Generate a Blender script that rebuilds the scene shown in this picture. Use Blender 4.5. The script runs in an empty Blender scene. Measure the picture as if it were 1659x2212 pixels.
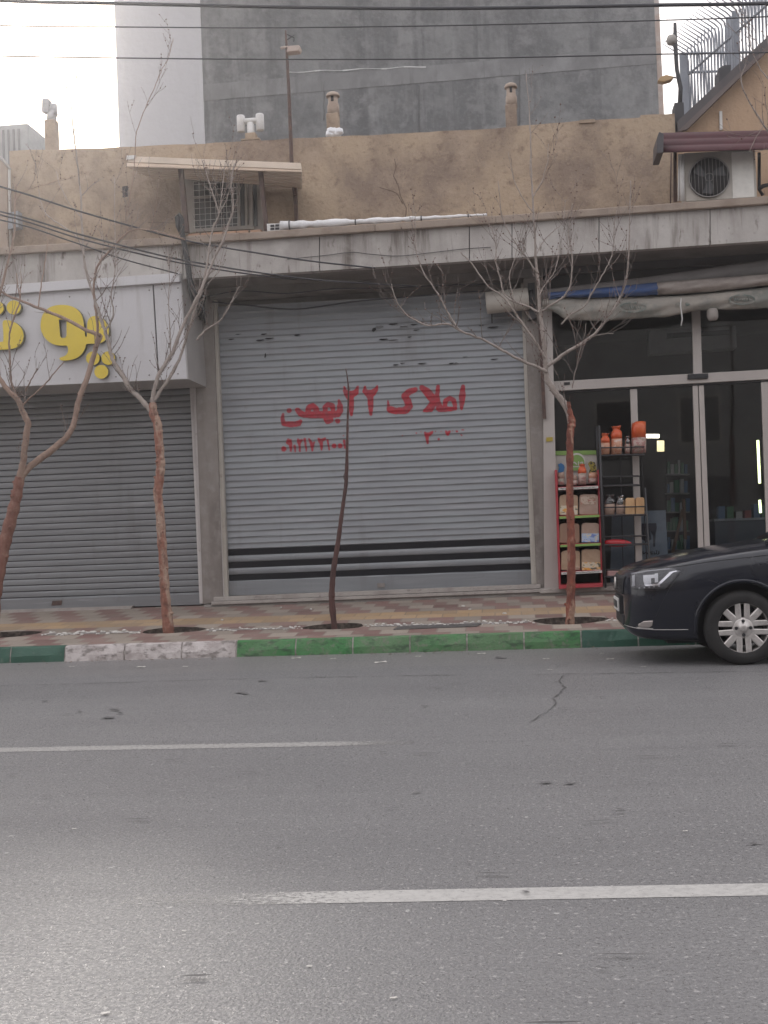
import bpy, bmesh, math, random
from mathutils import Vector, Matrix
from mathutils.geometry import tessellate_polygon
from mathutils.bvhtree import BVHTree
random.seed(7)
S = bpy.context.scene
COL = S.collection
# ------------------------------------------------------------------ camera
FP = 2700.; CX = 829.5; CY = 1106.; EYE = 1.15      # focal length and centre in the units all picture measurements below use (1659 wide)
yaw = math.radians(6.6); pitch = math.atan(61/2700); roll = .04
Fv = Vector((-math.sin(yaw)*math.cos(pitch), math.cos(yaw)*math.cos(pitch), math.sin(pitch)))
R0 = Vector((math.cos(yaw), math.sin(yaw), 0)); U0 = R0.cross(Fv)
Rv = math.cos(roll)*R0-math.sin(roll)*U0; Uv = math.sin(roll)*R0+math.cos(roll)*U0
EO = Vector((0, 0, EYE))
cd = bpy.data.cameras.new('camera'); cam = bpy.data.objects.new('camera', cd); COL.objects.link(cam)
M4 = Matrix((Rv, Uv, -Fv)).transposed().to_4x4(); M4.translation = EO; cam.matrix_world = M4
cd.sensor_fit = 'HORIZONTAL'; cd.sensor_width = 36; cd.lens = 36*FP/1659; cd.clip_end = 3000; cd.clip_start = .05
S.camera = cam
S.view_settings.view_transform = 'Standard'; S.view_settings.look = 'None'; S.view_settings.exposure = 0.38; S.view_settings.gamma = 1
# ------------------------------------------------------------------ sky and sun (veiled sun low behind the shops, to the left)
SUN_AZ = math.radians(-18.0); SUN_EL = math.radians(27)
w = bpy.data.worlds.new('World'); S.world = w; w.use_nodes = True
nt = w.node_tree; bg = nt.nodes['Background']
sky = nt.nodes.new('ShaderNodeTexSky'); sky.sky_type = 'NISHITA'; sky.sun_disc = False
sky.sun_elevation = SUN_EL; sky.sun_rotation = SUN_AZ; sky.dust_density = 5; sky.air_density = 1.2
mx = nt.nodes.new('ShaderNodeMix'); mx.data_type = 'RGBA'; mx.inputs[0].default_value = .78
nt.links.new(sky.outputs[0], mx.inputs[6]); mx.inputs[7].default_value = (13.4, 13.05, 13.25, 1)
nt.links.new(mx.outputs[2], bg.inputs[0]); bg.inputs[1].default_value = .11
sd = Vector((math.sin(SUN_AZ)*math.cos(SUN_EL), math.cos(SUN_AZ)*math.cos(SUN_EL), math.sin(SUN_EL)))
sl = bpy.data.lights.new('sun', 'SUN'); sl.energy = 1.75; sl.angle = math.radians(4.5); sl.color = (1, .95, .88)
so = bpy.data.objects.new('sun', sl); COL.objects.link(so); so.rotation_euler = sd.to_track_quat('Z', 'Y').to_euler()

# ------------------------------------------------------------------ measuring helpers: a picture measurement onto a real plane
def ray(x, y): return Fv+(x-CX)/FP*Rv-(y-CY)/FP*Uv
def onY(x, y, Y): v = ray(x, y); return EO+v*(Y/v.y)
def onZ(x, y, z): v = ray(x, y); return EO+v*((z-EYE)/v.z)
YF = 16.2           # shopfront plane
YO = YF-.95         # front of the overhanging slab
YW = YF+.35         # upper wall
YB = YF-.25         # foot of the thresholds
KB0 = onZ(0, 1433, 0); KB1 = onZ(1381, 1396, 0); KD = (KB1-KB0).normalized(); KN = Vector((-KD.y, KD.x, 0))
KH = .165
def kerb_pt(x, back=0): t = (x-KB0.x)/KD.x; return KB0+KD*t+KN*back
SWB = .368
def swz(x, y):
    yf = kerb_pt(x).y+.12; t = (y-yf)/(YB-yf); return KH+(SWB-KH)*max(0, min(1.3, t))
def onS(x, y, dz=0):
    v = ray(x, y); lo, hi = 10., 22.
    for i in range(40):
        t = (lo+hi)/2; P = EO+v*t
        if P.z > swz(P.x, P.y): lo = t
        else: hi = t
    P.z = swz(P.x, P.y)+dz; return P
# ------------------------------------------------------------------ materials
def _n(nt, t, **k):
    n = nt.nodes.new(t)
    for a, b in k.items(): setattr(n, a, b)
    return n
def mixc(nt, fac, a, b, mode='MIX'):
    m = _n(nt, 'ShaderNodeMix', data_type='RGBA', blend_type=mode)
    for s, v in ((0, fac), (6, a), (7, b)):
        if isinstance(v, (int, float)): m.inputs[s].default_value = v
        elif isinstance(v, tuple): m.inputs[s].default_value = (*v[:3], 1)
        else: nt.links.new(v, m.inputs[s])
    return m.outputs[2]
def coords(nt, scale=(1, 1, 1), loc=(0, 0, 0), rot=(0, 0, 0)):
    g = _n(nt, 'ShaderNodeNewGeometry'); mp = _n(nt, 'ShaderNodeMapping')
    mp.inputs['Scale'].default_value = scale; mp.inputs['Location'].default_value = loc; mp.inputs['Rotation'].default_value = rot
    nt.links.new(g.outputs['Position'], mp.inputs[0]); return mp.outputs[0]
def noise(nt, scale, detail=4, rough=.6, sc=(1, 1, 1), lo=.35, hi=.65, loc=(0, 0, 0)):
    n = _n(nt, 'ShaderNodeTexNoise'); n.inputs['Scale'].default_value = scale; n.inputs['Detail'].default_value = detail; n.inputs['Roughness'].default_value = rough
    nt.links.new(coords(nt, sc, loc), n.inputs['Vector'])
    r = _n(nt, 'ShaderNodeMapRange'); r.inputs[1].default_value = lo; r.inputs[2].default_value = hi
    nt.links.new(n.outputs[0], r.inputs[0]); return r.outputs[0]
def mul(nt, a, k, op='MULTIPLY'):
    m = _n(nt, 'ShaderNodeMath', operation=op)
    for i, v in enumerate((a, k)):
        if isinstance(v, (int, float)): m.inputs[i].default_value = v
        else: nt.links.new(v, m.inputs[i])
    return m.outputs[0]
def mat(name, base, rough=.7, layers=(), bump=None, metal=0, spec=.5, emit=None, coat=0):
    """layers: (colour, amount, noise scale, stretch xyz, lo, hi)"""
    m = bpy.data.materials.new(name); m.use_nodes = True; nt = m.node_tree; b = nt.nodes['Principled BSDF']
    b.inputs['Base Color'].default_value = (*base, 1); b.inputs['Roughness'].default_value = rough
    b.inputs['Metallic'].default_value = metal; b.inputs['Specular IOR Level'].default_value = spec; b.inputs['Coat Weight'].default_value = coat
    c = tuple(base); i = 0
    for (lc, am, sc, st, lo, hi) in layers:
        i += 1
        f = mul(nt, noise(nt, sc, 5, .62, st, lo, hi, (i*3.1, i*1.7, i*2.3)), am)
        c = mixc(nt, f, c, lc)
    if layers: nt.links.new(c, b.inputs['Base Color'])
    if bump:
        n = _n(nt, 'ShaderNodeTexNoise'); n.inputs['Scale'].default_value = bump[0]; n.inputs['Detail'].default_value = 4
        nt.links.new(coords(nt), n.inputs['Vector'])
        bp = _n(nt, 'ShaderNodeBump'); bp.inputs['Distance'].default_value = bump[1]; bp.inputs['Strength'].default_value = 1
        nt.links.new(n.outputs[0], bp.inputs['Height']); nt.links.new(bp.outputs[0], b.inputs['Normal'])
    if emit: b.inputs['Emission Color'].default_value = (*emit[0], 1); b.inputs['Emission Strength'].default_value = emit[1]
    return m
I3 = (1, 1, 1)
# asphalt
def asphalt():
    m = mat('asphalt', (.1, .1, .1), .5, spec=.5); nt = m.node_tree; b = nt.nodes['Principled BSDF']
    c = mixc(nt, noise(nt, .45, 4, .6, (.35, 1, 1)), (.158, .155, .157), (.196, .192, .193))
    sy = _n(nt, 'ShaderNodeSeparateXYZ'); nt.links.new(coords(nt), sy.inputs[0]); gm = _n(nt, 'ShaderNodeMapRange'); gm.inputs[1].default_value = 11.1; gm.inputs[2].default_value = 11.5; nt.links.new(sy.outputs[1], gm.inputs[0])
    c = mixc(nt, mul(nt, gm.outputs[0], .55), c, (.225, .212, .205))
    tl = _n(nt, 'ShaderNodeMath', operation='SINE'); nt.links.new(mul(nt, sy.outputs[1], 3.3), tl.inputs[0])
    c = mixc(nt, mul(nt, mul(nt, tl.outputs[0], .5, 'ADD'), .10), c, (.12, .118, .12))
    c = mixc(nt, mul(nt, noise(nt, 6, 4, .7, (.06, 1, 1), .52, .7, (3, 3, 0)), .28), c, (.115, .112, .115))
    c = mixc(nt, mul(nt, noise(nt, 3, 5, .7, (.25, 1, 1), .5, .8), .35), c, (.11, .105, .11))
    c = mixc(nt, mul(nt, noise(nt, 75, 3, .8, I3, .42, .66), .55), c, (.075, .072, .078))
    c = mixc(nt, mul(nt, noise(nt, 48, 2, .7, I3, .61, .68, (5, 5, 0)), .75), c, (.36, .345, .34))
    c = mixc(nt, mul(nt, noise(nt, 22, 2, .5, I3, .72, .76, (9, 5, 0)), .6), c, (.5, .49, .48))
    nt.links.new(c, b.inputs['Base Color'])
    n = _n(nt, 'ShaderNodeTexNoise'); n.inputs['Scale'].default_value = 95; n.inputs['Detail'].default_value = 3; nt.links.new(coords(nt), n.inputs['Vector'])
    bp = _n(nt, 'ShaderNodeBump'); bp.inputs['Distance'].default_value = .006; nt.links.new(n.outputs[0], bp.inputs['Height']); nt.links.new(bp.outputs[0], b.inputs['Normal'])
    r = mul(nt, noise(nt, 60, 2, .6, I3, .35, .6), .38); nt.links.new(mul(nt, r, .24, 'ADD'), b.inputs['Roughness'])
    return m
M_ASPH = asphalt()
def paint_line(name, col, wear):
    m = mat(name, col, .6); nt = m.node_tree; b = nt.nodes['Principled BSDF']
    c = mixc(nt, mul(nt, noise(nt, 30, 4, .7, I3, .45, .75), wear), col, (.2, .19, .19))
    c = mixc(nt, mul(nt, noise(nt, 5, 3, .7, (1, 3, 1), .5, .75), .25), c, (.25, .24, .23))
    nt.links.new(c, b.inputs['Base Color'])
    v = _n(nt, 'ShaderNodeAttribute', attribute_name='wear')
    mrr = _n(nt, 'ShaderNodeMapRange'); mrr.inputs[1].default_value = .85; mrr.inputs[2].default_value = 1.35; nt.links.new(mul(nt, v.outputs['Fac'], noise(nt, 55, 4, .8, (.8, 1.2, 1), .3, .7), 'ADD'), mrr.inputs[0]); f = mrr.outputs[0]
    t = _n(nt, 'ShaderNodeBsdfTransparent'); ms = _n(nt, 'ShaderNodeMixShader'); nt.links.new(f, ms.inputs[0])
    nt.links.new(b.outputs[0], ms.inputs[1]); nt.links.new(t.outputs[0], ms.inputs[2]); nt.links.new(ms.outputs[0], nt.nodes['Material Output'].inputs[0])
    return m
M_LINE = paint_line('road_paint', (.40, .39, .375), .6)
M_LINE2 = paint_line('worn_road_paint', (.30, .29, .28), .4)
M_CRACK = mat('tar_crack', (.075, .072, .072), .8)
M_STAIN = mat('oil_stain', (.09, .085, .088), .7, [((.15, .145, .145), .9, 30, I3, .4, .6)])
def tiles():
    m = mat('pavement_tile', (.3, .25, .2), .75, bump=(60, .002)); nt = m.node_tree; b = nt.nodes['Principled BSDF']
    uv = _n(nt, 'ShaderNodeUVMap', uv_map='UVMap'); sp = _n(nt, 'ShaderNodeSeparateXYZ'); nt.links.new(uv.outputs[0], sp.inputs[0])
    T = .3
    row = mul(nt, mul(nt, sp.outputs[1], 1/T), 0, 'ADD'); ri = _n(nt, 'ShaderNodeMath', operation='FLOOR'); nt.links.new(row, ri.inputs[0]); ri = ri.outputs[0]
    # every other row is pushed half a tile
    odd = mul(nt, ri, 2, 'MODULO'); u = mul(nt, mul(nt, sp.outputs[0], 1/T), mul(nt, odd, .5), 'ADD')
    ci = _n(nt, 'ShaderNodeMath', operation='FLOOR'); nt.links.new(u, ci.inputs[0]); ci = ci.outputs[0]
    par = mul(nt, mul(nt, mul(nt, ci, mul(nt, mul(nt, ri, .5), 0, 'ADD'), 'ADD'), 0, 'ADD'), 0, 'ADD')
    fl = _n(nt, 'ShaderNodeMath', operation='FLOOR'); nt.links.new(par, fl.inputs[0])
    par = mul(nt, fl.outputs[0], 2, 'MODULO'); ab = _n(nt, 'ShaderNodeMath', operation='ABSOLUTE'); nt.links.new(par, ab.inputs[0]); par = ab.outputs[0]
    wn = _n(nt, 'ShaderNodeTexWhiteNoise'); cb = _n(nt, 'ShaderNodeCombineXYZ'); nt.links.new(ci, cb.inputs[0]); nt.links.new(ri, cb.inputs[1]); nt.links.new(cb.outputs[0], wn.inputs[0])
    cream = (.285, .24, .20); maroon = (.20, .115, .10); yellow = (.37, .25, .14)
    mc = mixc(nt, par, cream, maroon)
    rm = mul(nt, mul(nt, mul(nt, ri, 18, 'ADD'), 8, 'MODULO'), 1/8)
    cr = _n(nt, 'ShaderNodeValToRGB'); cr.color_ramp.interpolation = 'CONSTANT'; e = cr.color_ramp.elements
    # rows from the kerb: which of them are yellow (20 mod 8 = 4)
    e[0].position = 0; e[0].color = (0, 0, 0, 1); e[1].position = 6.9/8; e[1].color = (1, 1, 1, 1)
    nt.links.new(rm, cr.inputs[0])
    c = mixc(nt, cr.outputs[0], mc, yellow)
    rm2 = mul(nt, mul(nt, mul(nt, ri, 17, 'ADD'), 8, 'MODULO'), 6.9, 'GREATER_THAN')   # second yellow row
    c = mixc(nt, rm2, c, yellow)
    vv = _n(nt, 'ShaderNodeMapRange'); vv.inputs[3].default_value = .78; vv.inputs[4].default_value = 1.12; nt.links.new(wn.outputs[0], vv.inputs[0])
    vc = _n(nt, 'ShaderNodeCombineColor')
    for i in range(3): nt.links.new(vv.outputs[0], vc.inputs[i])
    c = mixc(nt, 1.0, c, vc.outputs[0], 'MULTIPLY')
    # joints
    def edge(val):
        fr = _n(nt, 'ShaderNodeMath', operation='FRACT'); nt.links.new(val, fr.inputs[0]); return mul(nt, fr.outputs[0], .045, 'LESS_THAN')
    j = mul(nt, edge(u), edge(row), 'MAXIMUM')
    c = mixc(nt, mul(nt, j, .55), c, (.13, .115, .10))
    c = mixc(nt, mul(nt, noise(nt, 2.2, 5, .7, I3, .4, .7), .45), c, (.27, .235, .205))
    c = mixc(nt, mul(nt, noise(nt, 40, 4, .7, I3, .5, .7), .25), c, (.15, .13, .12))
    nt.links.new(c, b.inputs['Base Color']); return m
M_TILE = tiles()
M_CEM = mat('cement', (.27, .25, .235), .85, [((.17, .155, .145), .7, 3, I3, .4, .7), ((.36, .34, .32), .4, 14, I3, .5, .7)], (40, .003))
M_GREEN = mat('green_kerb_paint', (.04, .165, .05), .7, [((.095, .17, .085), .85, 1.1, I3, .42, .58), ((.15, .15, .12), .7, 14, I3, .52, .66), ((.025, .05, .028), .8, 7, (1, 1, 2.5), .52, .66)], (40, .006))
M_DGREEN = mat('dark_green_kerb_paint', (.012, .062, .04), .5, [((.025, .09, .06), .6, 5, I3, .4, .6), ((.12, .12, .10), .5, 14, I3, .6, .75)], (50, .002))
M_WKERB = mat('old_white_kerb_paint', (.47, .43, .42), .7, [((.30, .26, .25), .8, 5, I3, .42, .6), ((.16, .14, .13), .85, 9, (1, 1, 2), .5, .62)], (40, .006))
M_KSEAM = mat('kerb_mortar', (.36, .33, .31), .85, [((.14, .12, .11), .8, 15, I3, .4, .6)])
M_SOIL = mat('soil', (.05, .038, .032), .95, [((.16, .13, .11), .8, 18, I3, .45, .65), ((.04, .03, .028), .8, 9, I3, .5, .7)], (35, .02))
M_PEB = mat('white_pebble', (.55, .53, .50), .6, [((.35, .32, .30), .7, 15, I3, .4, .7)])
M_FASC = mat('fascia_concrete', (.42, .395, .375), .85, [((.30, .275, .26), .8, 1.6, (1, 1, .6), .42, .62), ((.12, .10, .085), .9, 2.4, (1.8, 1, .16), .57, .68), ((.50, .475, .455), .5, 3.1, I3, .5, .7), ((.13, .105, .09), .85, 6.5, (1.4, 1, .5), .62, .69)], (30, .004))
def drip(m, z0, z1):
    nt = m.node_tree; b = nt.nodes['Principled BSDF']; src = b.inputs['Base Color'].links[0].from_socket
    sz = _n(nt, 'ShaderNodeSeparateXYZ'); nt.links.new(coords(nt), sz.inputs[0]); mr = _n(nt, 'ShaderNodeMapRange'); mr.inputs[1].default_value = z0-.15; mr.inputs[2].default_value = z1-.15; nt.links.new(sz.outputs[2], mr.inputs[0])
    wide = noise(nt, 1.1, 3, .6, (1, 1, .1), .46, .66, (2, 0, 0)); thin = noise(nt, 5, 4, .75, (1.6, 1, .12), .48, .68, (7, 0, 0))
    f = mul(nt, mul(nt, mul(nt, wide, 2.0), mul(nt, mul(nt, thin, .8), .35, 'ADD'), 'MULTIPLY'), mul(nt, mr.outputs[0], 1.0), 'MULTIPLY')
    cl = _n(nt, 'ShaderNodeClamp'); nt.links.new(f, cl.inputs[0]); c = mixc(nt, mul(nt, cl.outputs[0], .85), src, (.12, .10, .085)); nt.links.new(c, b.inputs['Base Color'])
drip(M_FASC, 4.55, 5.15)
M_CAP = mat('beige_ledge_cap', (.29, .235, .195), .85, [((.18, .135, .11), .7, 3, I3, .45, .65), ((.34, .27, .20), .5, 9, I3, .5, .7)], (30, .004))
M_MUD = mat('mud_straw_plaster', (.36, .278, .20), .95, [((.20, .152, .122), .9, 1.1, (1, 1, .8), .42, .62), ((.38, .295, .225), .6, 2.4, I3, .5, .7), ((.15, .105, .08), .8, 6, I3, .55, .72), ((.12, .08, .06), .5, 30, I3, .58, .7), ((.40, .31, .24), .5, 45, I3, .6, .7)], (18, .012))
M_MUD2 = mat('tan_plaster', (.40, .28, .19), .95, [((.30, .205, .14), .7, 3, (1, 1, .4), .45, .65), ((.2, .13, .09), .6, 14, (1, 1, .5), .6, .7)], (25, .008))
M_TGREY = mat('grey_cement_render', (.165, .168, .170), .9, [((.115, .118, .122), .95, .8, (1, 1, .7), .46, .54), ((.235, .236, .238), .85, .8, (1.8, 1, .12), .51, .62), ((.09, .092, .097), .8, 1.1, (2.2, 1, .09), .54, .64), ((.22, .22, .222), .7, 1.6, I3, .52, .62), ((.11, .11, .113), .7, 3.2, I3, .5, .64), ((.20, .20, .20), .5, 12, I3, .5, .7)], (5, .03))
M_TWHITE = mat('pale_cement_render', (.44, .435, .45), .9, [((.38, .375, .385), .8, .4, I3, .4, .65), ((.34, .33, .33), .4, 1.6, (1.5, 1, .2), .55, .75)], (5, .02))
M_TLINE = mat('lime_seam', (.55, .55, .55), .9)
M_TEDGE = mat('brick_edge', (.36, .28, .24), .9, [((.45, .42, .4), .8, 3, I3, .45, .6)])
M_SHUT = mat('galvanised_shutter', (.222, .236, .25), .38, [((.18, .182, .20), .6, 1.5, (.5, 1, 3), .4, .7), ((.28, .28, .295), .5, 4, (.3, 1, 5), .5, .7), ((.15, .14, .14), .5, 7, (1, 1, 1), .62, .75), ((.12, .11, .105), .45, 1.3, (2.5, 1, .25), .56, .72), ((.34, .34, .355), .4, 9, (.15, 1, 2), .6, .7)], metal=.25)
M_SHUT2 = mat('grey_shutter_steel', (.205, .212, .222), .45, [((.16, .158, .168), .6, 1.5, (.5, 1, 3), .4, .7), ((.25, .25, .26), .4, 4, (.3, 1, 5), .5, .7), ((.13, .12, .12), .5, 6, I3, .62, .75), ((.12, .11, .105), .45, 1.3, (2.5, 1, .25), .56, .72), ((.34, .34, .355), .4, 9, (.15, 1, 2), .6, .7)], metal=.25)
M_GROOVE = mat('shutter_groove', (.045, .045, .05), .7)
M_SLOT = mat('smoked_plastic_slot', (.014, .014, .017), .8, spec=.2)
M_RAIL = mat('cream_guide_rail', (.42, .39, .35), .5, [((.28, .25, .22), .6, 4, (1, 1, .5), .45, .7), ((.15, .10, .08), .6, 9, I3, .64, .74)])
M_RAILW = mat('white_guide_rail', (.52, .49, .48), .5, [((.36, .33, .32), .6, 4, (1, 1, .4), .45, .7), ((.2, .16, .14), .5, 9, I3, .62, .72)])
M_PIL = mat('grimy_render', (.24, .215, .20), .9, [((.14, .12, .11), .8, 3, (1, 1, .25), .42, .66), ((.30, .28, .265), .5, 9, I3, .5, .7)], (25, .004))
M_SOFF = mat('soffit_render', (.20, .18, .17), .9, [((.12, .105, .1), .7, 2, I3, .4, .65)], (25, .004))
M_DARK = mat('dark_opening', (.03, .028, .03), .8)
M_RUST = mat('rusty_steel', (.085, .05, .04), .7, [((.05, .03, .028), .8, 12, I3, .4, .6), ((.16, .08, .05), .5, 20, I3, .55, .7)])
M_BLACK = mat('black_rubber', (.018, .018, .02), .6)
M_WIRE = mat('cable_sheath', (.035, .035, .042), .6)
M_DSTEEL = mat('dark_painted_steel', (.028, .027, .03), .55)
M_CREAM = mat('cream_window_frame', (.34, .315, .29), .6, [((.24, .21, .19), .6, 6, I3, .45, .7)])
M_AWN = mat('beige_corrugated_sheet', (.62, .52, .43), .6, [((.46, .38, .31), .7, 3, I3, .4, .7)])
M_MAROON = mat('maroon_sheet', (.055, .010, .015), .75, [((.035, .007, .011), .7, 5, I3, .4, .7)])
M_WPLAS = mat('white_plastic', (.58, .57, .56), .5, [((.45, .43, .41), .5, 6, I3, .45, .7)])
M_TARP = mat('white_tarp', (.66, .65, .66), .6, [((.5, .49, .49), .6, 8, I3, .4, .7)], (20, .01))
M_SIGN = mat('white_composite_panel', (.50, .49, .505), .4, [((.44, .43, .44), .7, 1.5, I3, .4, .7), ((.33, .31, .30), .5, 3.5, (2, 1, .15), .57, .72), ((.38, .36, .35), .4, 14, I3, .6, .72)])
M_SIGNS = mat('grey_panel_side', (.33, .315, .31), .5, [((.25, .235, .23), .6, 3, I3, .4, .7)])
M_YEL = mat('yellow_letter_face', (.62, .47, .045), .5, [((.52, .38, .035), .5, 3, I3, .4, .7)])
M_YELS = mat('letter_return', (.12, .11, .06), .5)
M_RED = mat('red_lettering_paint', (.36, .016, .03), .6, [((.20, .03, .045), .8, 16, I3, .4, .65), ((.24, .12, .13), .5, 40, I3, .56, .7)])
M_ALU = mat('champagne_aluminium', (.40, .365, .345), .4, [((.34, .305, .29), .6, 3, I3, .4, .7)], metal=.1)
M_WSTONE = mat('threshold_stone', (.34, .31, .29), .7, [((.22, .19, .175), .7, 5, I3, .42, .66), ((.13, .11, .1), .6, 16, I3, .6, .7)])
M_BARKR = mat('painted_trunk_red', (.235, .075, .048), .9, [((.13, .045, .033), .9, 14, (1, 1, .35), .42, .58), ((.34, .22, .16), .85, 9, (1, 1, .3), .55, .63), ((.06, .03, .025), .8, 22, (1, 1, .8), .6, .68)], (28, .02))
M_BARKM = mat('painted_trunk_maroon', (.085, .04, .035), .85, [((.05, .028, .026), .8, 12, (1, 1, .3), .4, .65)], (40, .006))
M_BARKB = mat('brown_bark', (.27, .185, .145), .85, [((.18, .12, .095), .8, 9, (1, 1, .4), .4, .62), ((.34, .25, .2), .6, 22, I3, .5, .7)], (40, .006))
M_BARKG = mat('grey_bark', (.30, .255, .23), .85, [((.20, .165, .145), .8, 12, (1, 1, .5), .4, .65), ((.37, .33, .30), .6, 22, I3, .5, .7)], (40, .005))
M_TWIG = mat('twig_bark', (.20, .165, .15), .85, [((.13, .1, .09), .7, 12, I3, .4, .65)])
M_BUD = mat('dry_bud', (.11, .055, .04), .85)
M_CARP = mat('black_car_paint', (.009, .0105, .018), .14, [((.03, .028, .026), .35, 2.5, I3, .5, .75)], spec=.5, coat=0)
M_CHROME = mat('dull_alloy', (.56, .53, .51), .32, [((.33, .31, .30), .5, 20, I3, .4, .65)], metal=.55)
M_TYRE = mat('tyre_rubber', (.014, .0135, .014), .85, [((.035, .032, .03), .6, 8, I3, .4, .7)])
M_LAMPH = mat('headlamp_housing', (.06, .06, .07), .3, spec=.5)
M_LAMPR = mat('headlamp_reflector', (.66, .66, .70), .14, metal=.6)
M_LAMPB = mat('headlamp_lens', (.75, .76, .80), .3, metal=.0)
M_PLATE = mat('plate_white', (.55, .54, .52), .5)
M_CGLASS = mat('car_glass', (.012, .013, .015), .04, spec=.8)
def glass(name, tint, fres=.06, rough=.02):
    m = bpy.data.materials.new(name); m.use_nodes = True; nt = m.node_tree; nt.nodes.clear()
    o = _n(nt, 'ShaderNodeOutputMaterial'); t = _n(nt, 'ShaderNodeBsdfTransparent'); t.inputs[0].default_value = (*tint, 1)
    g = _n(nt, 'ShaderNodeBsdfGlossy'); g.inputs['Roughness'].default_value = rough; lw = _n(nt, 'ShaderNodeFresnel'); lw.inputs[0].default_value = 1.5
    f = mul(nt, lw.outputs[0], fres, 'ADD'); ms = _n(nt, 'ShaderNodeMixShader'); nt.links.new(f, ms.inputs[0]); nt.links.new(t.outputs[0], ms.inputs[1]); nt.links.new(g.outputs[0], ms.inputs[2]); nt.links.new(ms.outputs[0], o.inputs[0]); return m
M_GLASS = glass('shop_glass', (.80, .82, .84), .03)
M_FILM = glass('clear_wrapper', (.86, .86, .88), .08, .2)
def flat(name, c, r=.6, **k): return mat(name, c, r, [(tuple(v*.72 for v in c), .5, 9, I3, .42, .68)], **k)

# ------------------------------------------------------------------ mesh helpers
class MB:
    def __init__(s): s.v = []; s.f = []; s.m = []; s.sm = []; s.uv = None; s.att = None
    def add(s, vs, fs, mi=0, smooth=False):
        o = len(s.v); s.v += [tuple(v) for v in vs]; s.f += [tuple(i+o for i in f) for f in fs]; s.m += [mi]*len(fs); s.sm += [smooth]*len(fs); return s
    def box(s, lo, hi, mi=0):
        x0, y0, z0 = lo; x1, y1, z1 = hi
        return s.hexa([(x0, y0, z0), (x1, y0, z0), (x1, y0, z1), (x0, y0, z1)], [(x0, y1, z0), (x1, y1, z0), (x1, y1, z1), (x0, y1, z1)], mi)
    def hexa(s, front, back, mi=0):
        n = len(front); fs = [tuple(range(n)), tuple(reversed(range(n, 2*n)))]
        fs += [(i, i+n, (i+1) % n+n, (i+1) % n) for i in range(n)]
        return s.add(list(front)+list(back), fs, mi)
    def slab(s, px, Y, t, mi=0):       # outline measured on the plane y=Y, given real thickness t behind it
        fr = [onY(x, y, Y) for x, y in px]; return s.hexa(fr, [p+Vector((0, t, 0)) for p in fr], mi)
    def tube(s, pts, rad, n=8, mi=0, caps=True, smooth=True):
        pts = [Vector(p) for p in pts]; rs = rad if hasattr(rad, '__len__') else [rad]*len(pts)
        vs = []; up = None
        for i, p in enumerate(pts):
            d = (pts[min(i+1, len(pts)-1)]-pts[max(i-1, 0)])
            if d.length < 1e-9: d = Vector((0, 0, 1))
            d.normalize()
            if up is None: up = d.orthogonal().normalized()
            up = (up-d*up.dot(d)); up = up.normalized() if up.length > 1e-6 else d.orthogonal().normalized()
            sde = d.cross(up)
            for k in range(n):
                a = 2*math.pi*k/n; vs.append(p+(up*math.cos(a)+sde*math.sin(a))*rs[i])
        fs = []
        for i in range(len(pts)-1):
            for k in range(n): k2 = (k+1) % n; fs.append((i*n+k, i*n+k2, (i+1)*n+k2, (i+1)*n+k))
        if caps: fs.append(tuple(reversed(range(n)))); fs.append(tuple(range((len(pts)-1)*n, len(pts)*n)))
        return s.add(vs, fs, mi, smooth)
    def lathe(s, prof, c, axis='Z', n=24, mi=0, smooth=True, caps=True):
        c = Vector(c); vs = []
        for (r, h) in prof:
            for k in range(n):
                a = 2*math.pi*k/n; x, y = r*math.cos(a), r*math.sin(a)
                v = Vector((x, y, h)) if axis == 'Z' else (Vector((x, h, y)) if axis == 'Y' else Vector((h, x, y)))
                vs.append(c+v)
        fs = [(i*n+k, i*n+(k+1) % n, (i+1)*n+(k+1) % n, (i+1)*n+k) for i in range(len(prof)-1) for k in range(n)]
        if caps: fs += [tuple(range(n)), tuple(range((len(prof)-1)*n, len(prof)*n))]
        return s.add(vs, fs, mi, smooth)
    def poly(s, outer, holes, t, fn, mi=0, mis=None):   # flat polygon with holes, extruded: fn maps (x,y) to the front point; back = front + t
        loops = [outer]+list(holes)
        fr = [[Vector(fn(x, y)) for x, y in l] for l in loops]
        flat3 = [[Vector((x, y, 0)) for x, y in l] for l in loops]
        tri = tessellate_polygon(flat3); allv = [v for l in fr for v in l]; n = len(allv)
        fs = [tuple(q) for q in tri]; s.add(allv, fs, mi)
        o = len(s.v)-n; bk = [v+Vector((0, t, 0)) for v in allv]; ob = len(s.v); s.v += [tuple(v) for v in bk]
        k = 0
        for l in fr:
            m = len(l)
            for i in range(m):
                s.f.append((o+k+i, o+k+(i+1) % m, ob+k+(i+1) % m, ob+k+i)); s.m.append(mi if mis is None else mis); s.sm.append(False)
            k += m
        return s
WLOC = {}
def obj(name, mb, mats, parent=None, fix=True):
    if not isinstance(mats, (list, tuple)): mats = [mats]
    off = WLOC.get(parent.name, Vector()) if parent else Vector()
    me = bpy.data.meshes.new(name); me.from_pydata([Vector(v)-off for v in mb.v], [], mb.f); me.update()
    for m in mats: me.materials.append(m)
    for i, p in enumerate(me.polygons): p.material_index = mb.m[i]; p.use_smooth = mb.sm[i]
    if fix:
        bm = bmesh.new(); bm.from_mesh(me); bmesh.ops.recalc_face_normals(bm, faces=bm.faces); bm.to_mesh(me); bm.free()
    o = bpy.data.objects.new(name, me); COL.objects.link(o)
    if parent: o.parent = parent; WLOC[o.name] = off
    else: WLOC[o.name] = Vector()
    return o
def tag(o, label=None, cat=None, group=None, kind=None):
    for k, v in (('label', label), ('category', cat), ('group', group), ('kind', kind)):
        if v: o[k] = v
    return o
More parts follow.
